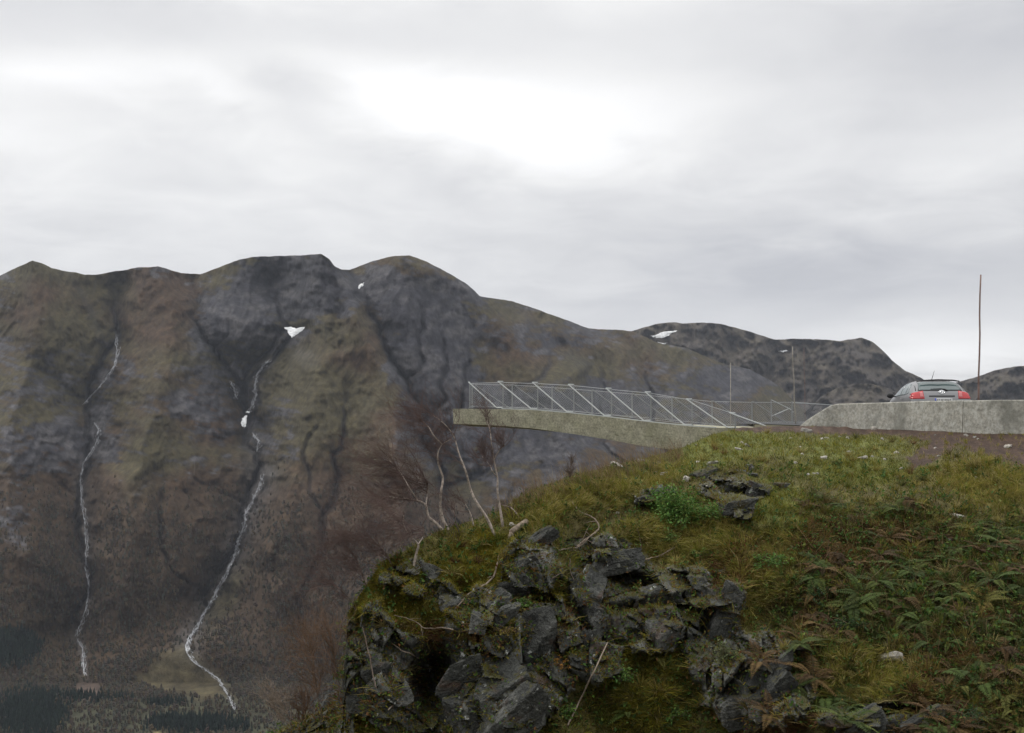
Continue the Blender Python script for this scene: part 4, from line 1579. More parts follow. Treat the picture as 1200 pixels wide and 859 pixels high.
pole(1146, 322, 34.6, .032, M['rust'], "tall rusty marker pole standing right of the car", (3, 0))
pole(855.5, 425, 47, .024, M['polepale'], "thin pale pole standing by the platform's railing, left of the other thin ones", (.4, 0))
pole(932.5, 406, 48, .030, M['polepale'], "thin pale pole leaning left just before the sloping end of the barrier", (-4, 0))
pole(944, 408, 70, .016, M['rust'], "very thin faint pole behind the leaning one by the barrier's end", (-2, 0))

# ================================================================== PLANTS, ROCKS, DEAD WOOD
def blades(p, d0, length, width, droop, col, seg=2):
    """grass blades: p (n,3) roots, d0 (n,3) first direction, droop (n,3) added towards the tip"""
    n = len(p)
    side = np.cross(d0, rng.normal(size=(n, 3)))
    side /= np.linalg.norm(side, axis=1)[:, None] + 1e-9
    out = [p - side * width[:, None] * .5, p + side * width[:, None] * .5]
    for k in range(1, seg):
        f = k / seg
        c = p + d0 * (length * f)[:, None] + droop * (length * f * f)[:, None]
        w = width[:, None] * .5 * (1 - .45 * f)
        out += [c - side * w, c + side * w]
    out.append(p + d0 * length[:, None] + droop * length[:, None])
    V = np.stack(out, 1)
    nv = 2 * seg + 1
    f = []
    for k in range(seg - 1):
        a = 2 * k
        f += [(a, a + 1, a + 3), (a, a + 3, a + 2)]
    f.append((2 * seg - 2, 2 * seg - 1, nv - 1))
    F = (np.array(f)[None] + (np.arange(n) * nv)[:, None, None]).reshape(-1, 3)
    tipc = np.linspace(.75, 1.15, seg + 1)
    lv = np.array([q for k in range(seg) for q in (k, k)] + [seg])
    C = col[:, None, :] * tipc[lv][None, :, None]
    return V.reshape(-1, 3), F, C.reshape(-1, 3)


class Bunch:
    def __init__(s):
        s.V, s.F, s.C, s.n = [], [], [], 0

    def add(s, V, F, C):
        s.V.append(V)
        s.F.append(F + s.n)
        s.C.append(C)
        s.n += len(V)

    def build(s, name, mat, label, kind=None, cat=None, group=None):
        o = np_mesh(name, np.concatenate(s.V), np.concatenate(s.F), mat, False, {'tint': np.clip(np.concatenate(s.C), 0, 1)})
        return tag(o, label, cat, group, kind)


# surface cells of the hill the plants can root in
_f = HI['front']
_c = .25 * (_f[:-1, :-1] + _f[1:, :-1] + _f[:-1, 1:] + _f[1:, 1:])
_a1, _a2 = _f[1:, 1:] - _f[:-1, :-1], _f[1:, :-1] - _f[:-1, 1:]
_cr = np.cross(_a1, _a2)
_ar = np.linalg.norm(_cr, axis=-1) * .5
_nm = _cr / (2 * _ar[..., None] + 1e-12)
_vw = _c / np.linalg.norm(_c, axis=-1)[..., None]
_nm = np.where((_nm * _vw).sum(-1)[..., None] > 0, -_nm, _nm)
cut = lambda a: a[:-1, :-1]
CU, CV, CRK, CSO = cut(HI['U']), cut(HI['V']), cut(HI['rock']), cut(HI['soil'])
CZ = {k: cut(v) for k, v in HI['z'].items()}
CSM, CBIG = cut(HI['sm']), cut(HI['big'])
INVIEW = ((CU > 300) & (CU < 1480) & (CV < 880)).astype(float)
# share of a cell that faces the viewer keeps far and near parts equally clothed
_face = np.clip(-(_nm * _vw).sum(-1), 0.12, 1)


def pick(weight, n):
    w = (weight * _ar * _face * INVIEW).ravel()
    w = np.clip(w, 0, None)
    idx = rng.choice(w.size, n, p=w / w.sum())
    r, c = np.divmod(idx, _c.shape[1])
    a, b = rng.random(n)[:, None], rng.random(n)[:, None]
    p = lerp(lerp(_f[r, c], _f[r, c + 1], a), lerp(_f[r + 1, c], _f[r + 1, c + 1], a), b)
    return p, _nm[r, c], r, c


def unit(v):
    return v / (np.linalg.norm(v, axis=1)[:, None] + 1e-9)


def pal(n, cols, var=.25):
    c = np.array(cols)[rng.integers(0, len(cols), n)]
    return c * rng.uniform(1 - var, 1 + var, (n, 1)) * rng.uniform(.92, 1.08, (n, 3))


UPV = np.array((0, 0, 1.0))
GR_OLIVE = [(.105, .120, .016), (.135, .135, .020), (.085, .105, .015), (.16, .14, .030)]
GR_STRAW = [(.24, .20, .055), (.20, .155, .040), (.27, .22, .085), (.20, .185, .030)]
GR_MOSS = [(.145, .135, .012), (.18, .155, .015), (.105, .10, .011), (.14, .10, .015)]
GR_RED = [(.10, .046, .018), (.13, .068, .026), (.08, .040, .018), (.12, .088, .028)]
GR_DARK = [(.042, .058, .013), (.060, .066, .017), (.034, .043, .012), (.085, .068, .024), (.075, .042, .017), (.11, .09, .030)]


def grass():
    g = Bunch()
    soilfree = (1 - CSO) * (1 - .92 * CRK)
    clump = np.clip(.65 + 1.6 * CSM, .04, 2.2)
    z = CZ
    plainw = np.clip(1 - z['moss'] - z['straw'] - z['fresh'] - z['red'] - z['dark'], .12, 1)
    jobs = [  # weight, n, length range, width, upness, lean, droop, palette
        (z['fresh'] * soilfree * clump, 46000, (.03, .13), .009, .7, .6, .3, GR_OLIVE + GR_OLIVE + GR_MOSS[:2] + GR_STRAW[2:] + GR_DARK[2:4]),
        (plainw * soilfree * clump, 60000, (.06, .22), .010, .55, .7, .5, GR_OLIVE + GR_STRAW[3:] + GR_MOSS[:2] + GR_DARK[:5] + GR_RED[1:2]),
        (z['straw'] * soilfree * clump, 34000, (.14, .36), .009, .55, .5, .75, GR_STRAW + GR_OLIVE[:2]),
        (z['moss'] * np.clip(soilfree + .12, 0, 1), 60000, (.025, .09), .013, .5, .9, .3, GR_MOSS),
        (z['red'] * soilfree * clump, 26000, (.08, .24), .012, .5, .8, .55, GR_RED + GR_STRAW[1:2]),
        (z['dark'] * soilfree * clump, 34000, (.10, .30), .011, .6, .7, .7, GR_DARK),
        ((CRK > .5) * (_nm[..., 2] > .42) * clump, 20000, (.03, .12), .012, .5, .8, .5, GR_MOSS + GR_RED[:1]),
        (ell(CU, CV, 755, 815, 60, 55) * (1 - CRK), 9000, (.08, .24), .010, .6, 1.1, .5, GR_STRAW[1:2] + GR_MOSS + GR_DARK[:3]),
        (CSO * sstep(.05, .35, CSM) * (CV > 507), 5200, (.04, .12), .008, .7, .5, .3, GR_OLIVE + GR_STRAW)]
    for w, n, (l0, l1), wd, upn, lean, dr, cols in jobs:
        n = int(n * 1.15)
        p, nm, r, c = pick(w, n)
        # tufts share a lean
        cell = np.floor(p * 3.1)
        h = _hash(cell[:, 0], cell[:, 1], cell[:, 2], 5) / 4294967296.0 * 2 * math.pi
        tuft = np.stack([np.cos(h), np.sin(h), 0 * h], -1)
        d = unit(nm * .5 + UPV * upn + rng.normal(size=(n, 3)) * lean * .55 + tuft * lean * .5)
        down = nm * np.array((1, 1, 0)) + np.array((-.15, 0, 0))
        droop = (down * .8 - UPV * .55 + tuft * .35) * dr * rng.uniform(.5, 1.3, (n, 1))
        hh = _hash(cell[:, 0], cell[:, 1], cell[:, 2], 9) / 4294967296.0
        L = rng.uniform(l0, l1, n) * (.65 + .7 * hh)
        col = pal(n, cols, .22) * (.70 + .70 * hh[:, None])
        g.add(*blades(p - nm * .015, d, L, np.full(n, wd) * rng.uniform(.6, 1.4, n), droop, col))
    # single tussocks with bent dead stems
    nt, nb = 620, 46
    p, nm, r, c = pick(np.clip(.25 + z['dark'] + .8 * z['straw'] + .5 * z['red'] + .5 * z['moss'], 0, 1.5) * soilfree, nt)
    tone = np.array([GR_STRAW, GR_OLIVE, GR_RED, [GR_DARK[k] for k in (0, 1, 3, 5)]])[rng.choice(4, nt, p=(.34, .3, .14, .22)), rng.integers(0, 4, nt)]
    a = rng.uniform(0, 2 * math.pi, (nt, nb))
    sp = rng.uniform(.1, 1.0, (nt, nb))
    d = np.stack([np.cos(a) * sp, np.sin(a) * sp, np.ones_like(a) * .9], -1) + nm[:, None] * .35
    d = unit(d.reshape(-1, 3))
    root = (p[:, None] + np.stack([np.cos(a), np.sin(a), 0 * a], -1) * (.05 * rng.random((nt, nb, 1)))).reshape(-1, 3)
    L = (rng.uniform(.14, .34, (nt, 1)) * rng.uniform(.6, 1.25, (nt, nb))).ravel()
    out = np.stack([np.cos(a) * sp * .5, np.sin(a) * sp * .5, -.75 * sp], -1).reshape(-1, 3)
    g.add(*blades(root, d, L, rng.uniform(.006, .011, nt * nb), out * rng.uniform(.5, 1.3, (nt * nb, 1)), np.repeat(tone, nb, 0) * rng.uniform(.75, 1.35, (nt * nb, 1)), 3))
    # bent dead stalks among the ferns
    p, nm, r, c = pick((z['dark'] + .3 * z['red']) * soilfree, 1500)
    d = unit(UPV * .8 + nm * .3 + rng.normal(size=(1500, 3)) * .5)
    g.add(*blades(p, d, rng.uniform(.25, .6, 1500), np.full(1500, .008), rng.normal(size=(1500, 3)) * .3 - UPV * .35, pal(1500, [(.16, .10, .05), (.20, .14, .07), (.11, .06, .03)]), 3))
    # tall pale stalks along the skyline left of the platform's foot
    w = ((CU > 560) & (CU < 800) & (CV < 605) & (CV - np.broadcast_to(interp(CU, HC), CU.shape) < 22)).astype(float) * (1 - CRK)
    p, nm, r, c = pick(w, 1500)
    n = len(p)
    d = unit(UPV + rng.normal(size=(n, 3)) * .22 + np.array((-.12, 0, 0)))
    g.add(*blades(p, d, rng.uniform(.2, .62, n), np.full(n, .006), np.tile(np.array((-.15, 0, -.1)), (n, 1)) * rng.uniform(0, 2, (n, 1)), pal(n, [(.19, .13, .07), (.15, .09, .05), (.22, .17, .10)])))
    g.build("grass", M['grass'], "mixed olive, straw and rusty grass and moss over the knoll", 'stuff')


grass()


def leaves(p, d, length, width, nm, col):
    """small pointed leaves, each a bent pair of triangles"""
    n = len(p)
    s = np.cross(d, nm)
    s /= np.linalg.norm(s, axis=1)[:, None] + 1e-9
    u = np.cross(s, d)
    mid = p + d * (length * .45)[:, None]
    V = np.stack([p, mid + s * (width * .5)[:, None] + u * (width * .15)[:, None], p + d * length[:, None] - u * (width * .2)[:, None], mid - s * (width * .5)[:, None] + u * (width * .15)[:, None]], 1)
    F = (np.array([(0, 1, 2), (0, 2, 3)])[None] + (np.arange(n) * 4)[:, None, None]).reshape(-1, 3)
    C = np.repeat(col, 4, 0)
    return V.reshape(-1, 3), F, C


def herbs():
    """low leafy ground cover scattered through the grass"""
    g = Bunch()
    soilfree = (1 - CSO) * (1 - .8 * CRK)
    spots = np.clip(CSM * 2.2 - .2, 0, 1)
    for w, n, l0, l1, cols in (((.3 + CZ['dark']) * soilfree * spots * (CV > 545), 22000, .035, .10, [(.045, .090, .020), (.065, .115, .024), (.035, .066, .016), (.10, .125, .022)]),
                               (CZ['red'] * soilfree * spots, 5000, .025, .06, [(.12, .045, .02), (.15, .085, .025), (.09, .03, .015)]),
                               (soilfree * spots * (CV > 600), 3500, .02, .05, [(.16, .13, .025), (.19, .12, .03), (.12, .12, .03)]),
                               ((CRK > .3) * spots * (CV > 640) * (CU < 960), 7000, .03, .08, [(.05, .10, .02), (.075, .12, .02), (.12, .10, .02), (.12, .06, .02)])):
        p, nm, r, c = pick(w, n)
        d = unit(nm * .5 + UPV * .2 + rng.normal(size=(n, 3)) * .8)
        p = p + nm * rng.uniform(0, .16, (n, 1))
        L = rng.uniform(l0, l1, n)
        g.add(*leaves(p, d, L, L * .6, unit(rng.normal(size=(n, 3)) * .5 + UPV), pal(n, cols, .3)))
    g.build("herb_cover", M['leaf'], "small green, rusty and yellow leaves of low herbs among the grass", 'stuff')


herbs()


def fern_mesh(name, pal_, seed, nfr=9, flat=.45):
    rs = np.random.default_rng(seed)
    g = Bunch()
    for k in range(nfr):
        az = 2 * math.pi * (k + rs.uniform(-.3, .3)) / nfr
        L = rs.uniform(.45, .85)
        rise = rs.uniform(.5, 1.0)
        n = 22
        f = np.linspace(0, 1, n)
        out = np.array((math.cos(az), math.sin(az), 0))
        rach = out[None] * (L * (f * .55 + .45 * f ** 2))[:, None] + UPV[None] * (L * (rise * f - flat * 1.6 * f ** 2))[:, None]
        tg = np.gradient(rach, axis=0)
        tg = unit(tg)
        side = np.array((-math.sin(az), math.cos(az), 0))
        base = np.array(pal_[rs.integers(0, len(pal_))]) * rs.uniform(.7, 1.3)
        # rachis
        wd_ = np.linspace(.006, .002, n)[:, None]
        V_ = np.stack([rach - side * wd_, rach + side * wd_], 1).reshape(-1, 3)
        if k:
            V_[:2] = hub
        else:
            hub = V_[:2].copy()
        F_ = np.array([f_ for q in range(n - 1) for f_ in ((2 * q, 2 * q + 1, 2 * q + 3), (2 * q, 2 * q + 3, 2 * q + 2))])
        g.add(V_, F_, np.tile(base * .7, (2 * n, 1)))
        for s in (-1, 1):
            ff = f[3:]
            pl = L * .34 * np.sin(np.clip(ff * 1.02, 0, 1) ** .7 * math.pi) ** .8 * .55 + .01
            d = unit(side[None] * s + tg[3:] * .55 - UPV * .12 + rs.normal(size=(len(ff), 3)) * .06)
            g.add(*leaves(rach[3:], d, pl, np.full(len(ff), L * .034) + pl * .12, np.tile(UPV, (len(ff), 1)), base[None] * rs.uniform(.8, 1.25, (len(ff), 1))))
    o = np_mesh(name, np.concatenate(g.V), np.concatenate(g.F), M['leaf'], False, {'tint': np.concatenate(g.C)}, link=False)
    return o


FERN_G = [(.050, .075, .016), (.066, .084, .018), (.038, .056, .014)]
FERN_B = [(.085, .050, .020), (.11, .070, .026), (.065, .040, .018)]
FERN_Y = [(.13, .125, .026), (.16, .13, .030), (.10, .10, .024)]


def ferns():
    kinds = [('green', FERN_G, "green fern in the dark thicket of the right bank", 70, "green ferns on the right bank"),
             ('brown', FERN_B, "withered brown fern in the dark thicket of the right bank", 46, "withered brown ferns on the right bank"),
             ('yellow', FERN_Y, "yellowing fern in the dark thicket of the right bank", 16, "yellowing ferns on the right bank")]
    spots = []
    rs = random.Random(5)
    for k, (nm, pl, lab, cnt, grp) in enumerate(kinds):
        protos = [fern_mesh("fern", pl, 100 + 10 * k + q, 8 + q, (.4, .5, .62)[q]) for q in range(3)]
        done = 0
        tries = 0
        while done < cnt and tries < 4000:
            tries += 1
            x, y = rs.uniform(930, 1215), rs.uniform(585, 868)
            if y < 600 + (1215 - x) * .16 and rs.random() < .85:
                continue
            if ell(x, y, 1020, 790, 70, 36) > .4 or ell(x, y, 1035, 845, 60, 14) > .5:
                continue
            if any((x - a) ** 2 + (y - b) ** 2 < 10.5 ** 2 for a, b in spots):
                continue
            loc, nr = hit(x, y)
            if loc is None:
                continue
            spots.append((x, y))
            o = protos[done % 3].copy()
            COL.objects.link(o)
            o.location = loc + nr * .03
            t = (Vector((0, 0, 1)) * .75 + nr * .6).normalized()
            o.rotation_mode = 'QUATERNION'
            o.rotation_quaternion = t.to_track_quat('Z', 'Y') @ Matrix.Rotation(rs.uniform(0, 6.28), 3, 'Z').to_quaternion()
            s = rs.uniform(.45, .88)
            o.scale = (s, s, s * rs.uniform(.8, 1.1))
            tag(o, lab, "fern", grp)
            done += 1
    # single ferns one can point to
    for (x, y, pl, lab, s) in ((735, 835, FERN_G, "dark green fern in the mossy hollow right of the leaning stick", .6), (712, 812, FERN_B, "small withered fern close beside the leaning stick", .45), (770, 772, FERN_Y, "yellow green fern standing upright at the foot of the crag, right of the leaning stick", .8), (1068, 590, FERN_Y, "yellow brown fern tuft on the bank below the barrier joint", .75), (890, 775, FERN_B, "rust brown fern hanging beside the grey rock ledge right of the crag", .7),
                               (1015, 588, FERN_Y, "small yellow fern in short turf below the barrier's middle", .5), (900, 838, FERN_B, "dark rusty fern at the picture's lower edge right of the crag", .7), (1052, 835, FERN_Y, "small yellow green fern growing from the black ledge under the pale stone", .42), (835, 855, FERN_G, "green fern at the lower edge left of the rusty one", .5)):
        loc, nr = hit(x, y)
        o = fern_mesh("fern", pl, int(x), 9, .4)
        COL.objects.link(o)
        o.location = loc - Vector((0, 0, .03))
        o.rotation_mode = 'QUATERNION'
        o.rotation_quaternion = (Vector((0, 0, 1)) + nr * .35).normalized().to_track_quat('Z', 'Y')
        o.scale = (s,) * 3
        tag(o, lab, "fern")


ferns()


def bush(px, py, rx, rz, n, label, cols, dense=1.0, leafsz=(.03, .07), name="shrub", cat="shrub"):
    loc, nr = hit(px, py)
    root = empty(name, loc + nr * .06)
    tag(root, label, cat)
    m = MB()
    rs = random.Random(int(px * 7 + py))
    tips = []
    for k in range(int(16 * dense) + 5):
        a = rs.uniform(0, 6.28)
        e = rs.uniform(.15, 1.2)
        d = Vector((math.cos(a) * math.cos(e), math.sin(a) * math.cos(e) * .8, math.sin(e)))
        pts = [Vector((rs.uniform(-.05, .05) * rx, 0, -.05))]
        for q in range(1, 6):
            f = q / 5
            pts.append(pts[0] + Vector((d.x * rx * f, d.y * rx * f, d.z * rz * f - .15 * rz * f * f)) + Vector((rs.gauss(0, .02), rs.gauss(0, .02), rs.gauss(0, .02))))
        m.tube(pts, [.006, .005, .004, .003, .003, .002], 4)
        tips.append(pts)
    m.build("stems", M['darkwood'], root)
    P_, D_ = [], []
    for k in range(n):
        t = tips[rs.randrange(len(tips))]
        f = rs.uniform(1.2, 4.95)
        i = int(f)
        p = t[i].lerp(t[i + 1], f - i) + Vector((rs.gauss(0, .09 * rx), rs.gauss(0, .09 * rx), rs.gauss(0, .10 * rz)))
        P_.append(p)
        D_.append((t[i + 1] - t[i]).normalized() * .6 + Vector((rs.gauss(0, .6), rs.gauss(0, .6), rs.gauss(-.1, .4))))
    P_, D_ = np.array(P_), unit(np.array(D_))
    L = rng.uniform(*leafsz, n)
    V, F, C = leaves(P_, D_, L, L * .55, unit(rng.normal(size=(n, 3)) * .45 + UPV), pal(n, cols, .3))
    np_mesh("foliage", V, F, M['leaf'], False, {'tint': C}, root)
    return root


GREENLEAF = [(.075, .16, .032), (.10, .19, .038), (.060, .125, .028), (.14, .20, .045)]
bush(797, 610, .98, .86, 5600, "dense bright green shrub below the rocky outcrop near the hilltop", GREENLEAF, 2, (.04, .085))
bush(778, 632, .36, .25, 500, "small green shrub straggling below the dense bright green one", GREENLEAF)
bush(900, 664, .48, .30, 700, "loose green leafy plant right of the crag's upper end", GREENLEAF)
bush(824, 652, .28, .2, 330, "little green plant beside the reddish fallen branch", GREENLEAF)
bush(962, 700, .45, .30, 600, "dark green leafy plant at the left edge of the fern thicket", [(.024, .060, .022), (.035, .080, .028), (.03, .055, .02)])
bush(728, 790, .36, .30, 380, "bright green herb climbing the rock right of the leaning stick", GREENLEAF)
bush(656, 835, .30, .34, 420, "green herb left of the leaning stick's foot at the lower edge", GREENLEAF)
bush(612, 708, .26, .16, 220, "tiny green plant right of the stacked slabs", GREENLEAF)
bush(560, 722, .24, .16, 220, "tiny green plant left of the stacked slabs", GREENLEAF)
bush(745, 680, .22, .14, 160, "tiny green plant on the ledge under the jutting rock", GREENLEAF)
bush(855, 772, .34, .36, 520, "pale grey green twiggy shrub against the dark wet rock", [(.095, .11, .05), (.12, .125, .06), (.075, .085, .04)])
bush(590, 742, .30, .14, 240, "yellow leaved plant above the big pointed rock", [(.17, .13, .02), (.12, .10, .02), (.10, .06, .02)])
bush(655, 782, .2, .2, 90, "small orange leaved plant on the crag", [(.25, .12, .02), (.18, .09, .02)])
bush(1000, 735, .4, .22, 420, "green leafy plant above the pale stone's grass tussock", [(.03, .065, .022), (.04, .08, .026)])
bush(790, 838, .3, .22, 320, "green leafy plant at the lower edge under the yellow green fern", GREENLEAF)
bush(1130, 850, .5, .35, 500, "dark green leafy plant in the lower right thicket by the black ledge", [(.024, .05, .02), (.035, .065, .024)])


# ------------------------------------------------------------------ rocks
def rock_mesh(seed, size, rot, sub=4, flat=.10, strata=True):
    """angular block: planes cut from a ball, rounded a little, roughened"""
    rs = np.random.default_rng(seed)
    bmm = bmesh.new()
    bmesh.ops.create_icosphere(bmm, subdivisions=sub, radius=1)
    d = np.array([v.co[:] for v in bmm.verts])
    d = unit(d)
    nr = []
    for ax in range(3):
        for s in (-1, 1):
            v = np.zeros(3)
            v[ax] = s
            nr.append(v + rs.normal(size=3) * .22)
    for _ in range(5):
        nr.append(rs.normal(size=3))
    nr = unit(np.array(nr))
    dist = np.concatenate([rs.uniform(.80, 1.0, 6), rs.uniform(1.0, 1.25, 5)])
    den = np.maximum(d @ nr.T, 1e-3)
    r = (dist[None] / den)
    k = 26.0
    r = -np.log(np.exp(-k * np.minimum(r, 3)).sum(1)) / k
    p = d * r[:, None]
    if strata:
        p += d * (.05 * gnoise(p[:, 0] * 1.1, p[:, 1] * 1.1, p[:, 2] * 7, seed))[:, None]
    p += d * (.10 * fbm(p[:, 0] * 2, p[:, 1] * 2, p[:, 2] * 2, 5, .6, seed))[:, None]
    wv, we = worley_planes(p + .1 * fbm(p[:, 0] * 3, p[:, 1] * 3, p[:, 2] * 3, 2)[:, None], .62, seed)
    p += d * (.16 * wv + .05 * sstep(0, .07, we) - .05)[:, None]
    p = p * (np.array(size) * .5)
    p = p @ np.array(rot.to_3x3()).T
    for v, q in zip(bmm.verts, p):
        v.co = q
    me = bpy.data.meshes.new("rock")
    bmm.to_mesh(me)
    bmm.free()
    return me


def rock(px, py, w, h, label, tilt=0, yaw=0, pitch=0, deep=.8, mat='rock', seed=None, sink=.36, sub=4, name="rock", cat="rock", group=None, front=0.0):
    """a block about w x h pixels large in the photograph, bedded in the hill"""
    loc, nr = hit(px, py)
    if loc is None:
        return
    s = loc.y / FP
    sink = .48 if max(w, h) > 40 and mat == 'rock' else sink
    if mat == 'rock' and py < 605 and px > 800:
        w, h = w * .82, h * .82
    size = (w * s, min(w, h) * s * deep * 1.25, h * s)
    sub = 5 if max(w, h) > 40 else sub
    if mat == 'rock' and abs(tilt) < 20 and py > 625:
        tilt -= 26 if px > 540 else -24
    rot = Matrix.Rotation(R(yaw), 4, 'Z') @ Matrix.Rotation(R(tilt), 4, 'Y') @ Matrix.Rotation(R(pitch), 4, 'X')
    me = rock_mesh(seed or int(px * 3 + py), size, rot, sub)
    me.materials.append(M[mat])
    o = bpy.data.objects.new(name, me)
    COL.objects.link(o)
    o.location = loc + pdir(px, py) * (size[1] * sink - front)
    tag(o, label, cat, group)
    return o


for a in (
    # px, py, w, h, label, tilt, yaw, pitch
    (628, 636, 46, 18, "grey slab at the top of the slanting stack of rocks, ridged and pale", -38, 10, 20),
    (616, 660, 26, 22, "pale lichened block under the ridged top slab of the slanting stack", -30, 20, 10),
    (626, 668, 22, 26, "narrow grey block right of the pale lichened one in the slanting stack", -34, -10, 10),
    (612, 681, 18, 19, "small smooth block low in the slanting stack, below the pale lichened one", 30, 0, 10),
    (600, 686, 40, 18, "rounded grey slab topping the three stacked slabs above the pointed rock", 18, 15, 25),
    (584, 700, 26, 15, "dark wedge on the left of the three stacked slabs", -12, 20, 20),
    (582, 710, 32, 15, "pale flat slab in the middle of the three stacked slabs", -6, 0, 20),
    (590, 722, 40, 17, "dark shaded slab at the bottom of the three stacked slabs", -16, 0, 10),
    (532, 708, 38, 31, "rounded grey boulder with a dark notch left of the stacked slabs", -20, 20, 10),
    (560, 732, 20, 22, "small pale boulder between the notched boulder and the pointed rock", 20, 0, 10),
    (626, 748, 40, 62, "tall pointed grey rock with a white lichen spot in the middle of the crag", 14, 15, -12),
    (546, 791, 46, 34, "square cut block above the black hollow", -8, 10, 8),
    (608, 788, 54, 32, "broad dark block right of the square cut one", 6, -10, 10),
    (584, 812, 76, 36, "long grey ledge block under the square cut one", -12, 8, 18),
    (600, 842, 92, 46, "largest grey boulder at the lower edge, spotted with white lichen", -14, -8, 16),
    (541, 838, 30, 44, "narrow upright slab right of the black hollow at the lower edge", 12, 30, 0),
    (722, 658, 56, 28, "jutting grey rock with a white lichened corner and black shade beneath", 18, 12, -18),
    (738, 684, 34, 14, "flat block in the shade under the jutting rock", 8, 0, 10),
    (690, 694, 36, 36, "dark angular block below left of the jutting rock", 24, -15, 5),
    (700, 726, 30, 40, "dark upright rock face under the angular block", -10, 10, 0),
    (690, 760, 26, 44, "pale streaked upright rock left of the leaning stick's top", 6, 20, 0),
    (742, 742, 26, 26, "pale squarish block right of the leaning stick's top", -6, 0, 0),
    (770, 700, 52, 32, "broad dark rock face right of the jutting rock", 10, -10, 8),
    (776, 745, 36, 30, "rusty stained block in the recess right of the pale squarish one", 0, 15, 0),
    (826, 716, 22, 52, "upright pale grey pillar at the left of the wet slab", 10, 20, 0),
    (842, 745, 34, 84, "long dark wet slab slanting down the crag's right side", 22, 10, -8),
    (858, 702, 26, 38, "smooth grey rock at the top of the wet slab", 30, -15, 0),
    (846, 672, 34, 12, "thin dark slab capping the crag's right end", 4, 0, 10),
    (911, 766, 44, 14, "pale layered ledge in the rusty ferns right of the crag", -14, 10, 20),
    (906, 785, 42, 20, "dark layered rock under the pale ledge", -8, 0, 10),
    (878, 800, 42, 40, "cracked grey rock below the wet slab", -10, 20, 5),
    (908, 814, 54, 44, "big cracked rock face at the lower edge right of the wet slab", -6, -10, 5),
    (868, 832, 50, 34, "dark rock at the lower edge under the cracked grey one", 12, 0, 5),
    (1010, 848, 62, 22, "long pale ledge at the lower edge beneath the hanging tussock", 4, 10, 10),
    (1080, 846, 50, 18, "dark ledge rock at the lower edge right of the pale ledge", -4, 0, 10),
    (828, 556, 36, 16, "pale slanting slab at the left end of the hilltop outcrop", -24, 10, 20),
    (857, 556, 30, 14, "brownish flat slab in the middle of the hilltop outcrop", -8, 0, 20),
    (878, 550, 14, 14, "small grey block standing on the hilltop outcrop", 0, 20, 0),
    (882, 558, 20, 9, "thin brown slab at the right top of the hilltop outcrop", 12, 0, 20),
    (862, 576, 34, 22, "brown rock face below the flat slab of the hilltop outcrop", 0, 10, -6),
    (885, 577, 26, 28, "grey triangular rock face in the hilltop outcrop", 20, -10, -6),
    (864, 596, 44, 22, "low reddish rock face at the foot of the hilltop outcrop", -8, 0, -10),
    (910, 569, 22, 9, "small slab with a pinkish end right of the hilltop outcrop", 8, 0, 15),
    (766, 579, 26, 14, "dark rock left of the bright green shrub", -14, 10, 10),
    (752, 586, 16, 10, "small dark stone beside the dark rock left of the bright green shrub", 0, 0, 10),
    (505, 674, 26, 22, "dark boulder with white specks in the moss above the left cliff", -10, 20, 0),
    (455, 696, 14, 14, "small dark stone with a white edge in the moss of the left cliff", 0, 10, 0),
    (450, 768, 32, 30, "broken pale rock in the left cliff face below the moss", -20, 30, 0),
    (434, 752, 24, 28, "dark rock at the edge of the left cliff face", 10, 30, 0),
    (440, 788, 36, 24, "grey rock halfway down the left cliff face", -30, 20, 10),
    (466, 812, 30, 22, "grey rock in the mossy ramp left of the black hollow", -30, 10, 10),
    (386, 828, 18, 26, "smooth grey rock behind the bare bush at the far left foot", 20, 10, 0),
    (425, 820, 34, 20, "dark rock at the foot of the left cliff", -20, 0, 10),
    (452, 846, 36, 20, "dark rock at the lower edge left of the black hollow", 10, 0, 0),
):
    rock(*a[:4], a[4], *a[5:])

# pale loose stones
for a in ((946, 506, 12, 8, "whitest stone, lying on the brown soil near the barrier's sloping end"), (722, 546, 15, 7, "pale stone on the skyline by the platform's foot"), (1025, 503, 8, 5, "small yellowish stone at the foot of the barrier"), (965, 537, 8, 5, "small pale stone in the turf under the whitest stone"),
          (1011, 537, 12, 5, "flat cream stone in the turf under the barrier's middle"), (1181, 524, 8, 6, "pinkish stone on the brown soil at the far right"), (875, 523, 6, 5, "bright white stone in the turf at the top of the knoll"), (866, 527, 10, 4, "flat pale stone just left of the bright white stone"), (1039, 775, 26, 19, "pale angular stone sitting on the hanging dry tussock"),
          (804, 562, 8, 9, "square pink stone left of the hilltop outcrop"), (778, 556, 9, 5, "pinkish stone near the square pink one"), (835, 543, 14, 5, "flat pale stone above the hilltop outcrop"), (768, 533, 16, 4, "thin grey slab on the skyline right of the platform's foot"), (751, 540, 10, 4, "grey flat stone on the skyline, just left of the thin grey slab"), (1113, 632, 10, 6, "small pale stone in the bank under the barrier joint"), (1120, 605, 14, 6, "bluish grey slate in the bank under the barrier joint"), (600, 615, 8, 5, "little pale stone by the fallen log")):
    rock(*a[:4], a[4], random.uniform(-15, 15), random.uniform(-30, 30), 10, .9, 'stone', None, -.1, 3, "stone", "stone")
rs_ = random.Random(9)
k = 0
while k < 46:
    x, y = rs_.uniform(720, 1190), 0
    y = float(interp(x, HC)) + rs_.uniform(4, 60)
    w = rs_.uniform(2.5, 6)
    if rock(x, y, w, w * rs_.uniform(.5, .8), "pebble sized pale stone scattered over the upper turf and soil", rs_.uniform(-30, 30), rs_.uniform(0, 90), 0, .9, 'stone', 5000 + k, -.1, 2, "stone", "stone", "small stones scattered over the upper turf and soil"):
        pass
    k += 1


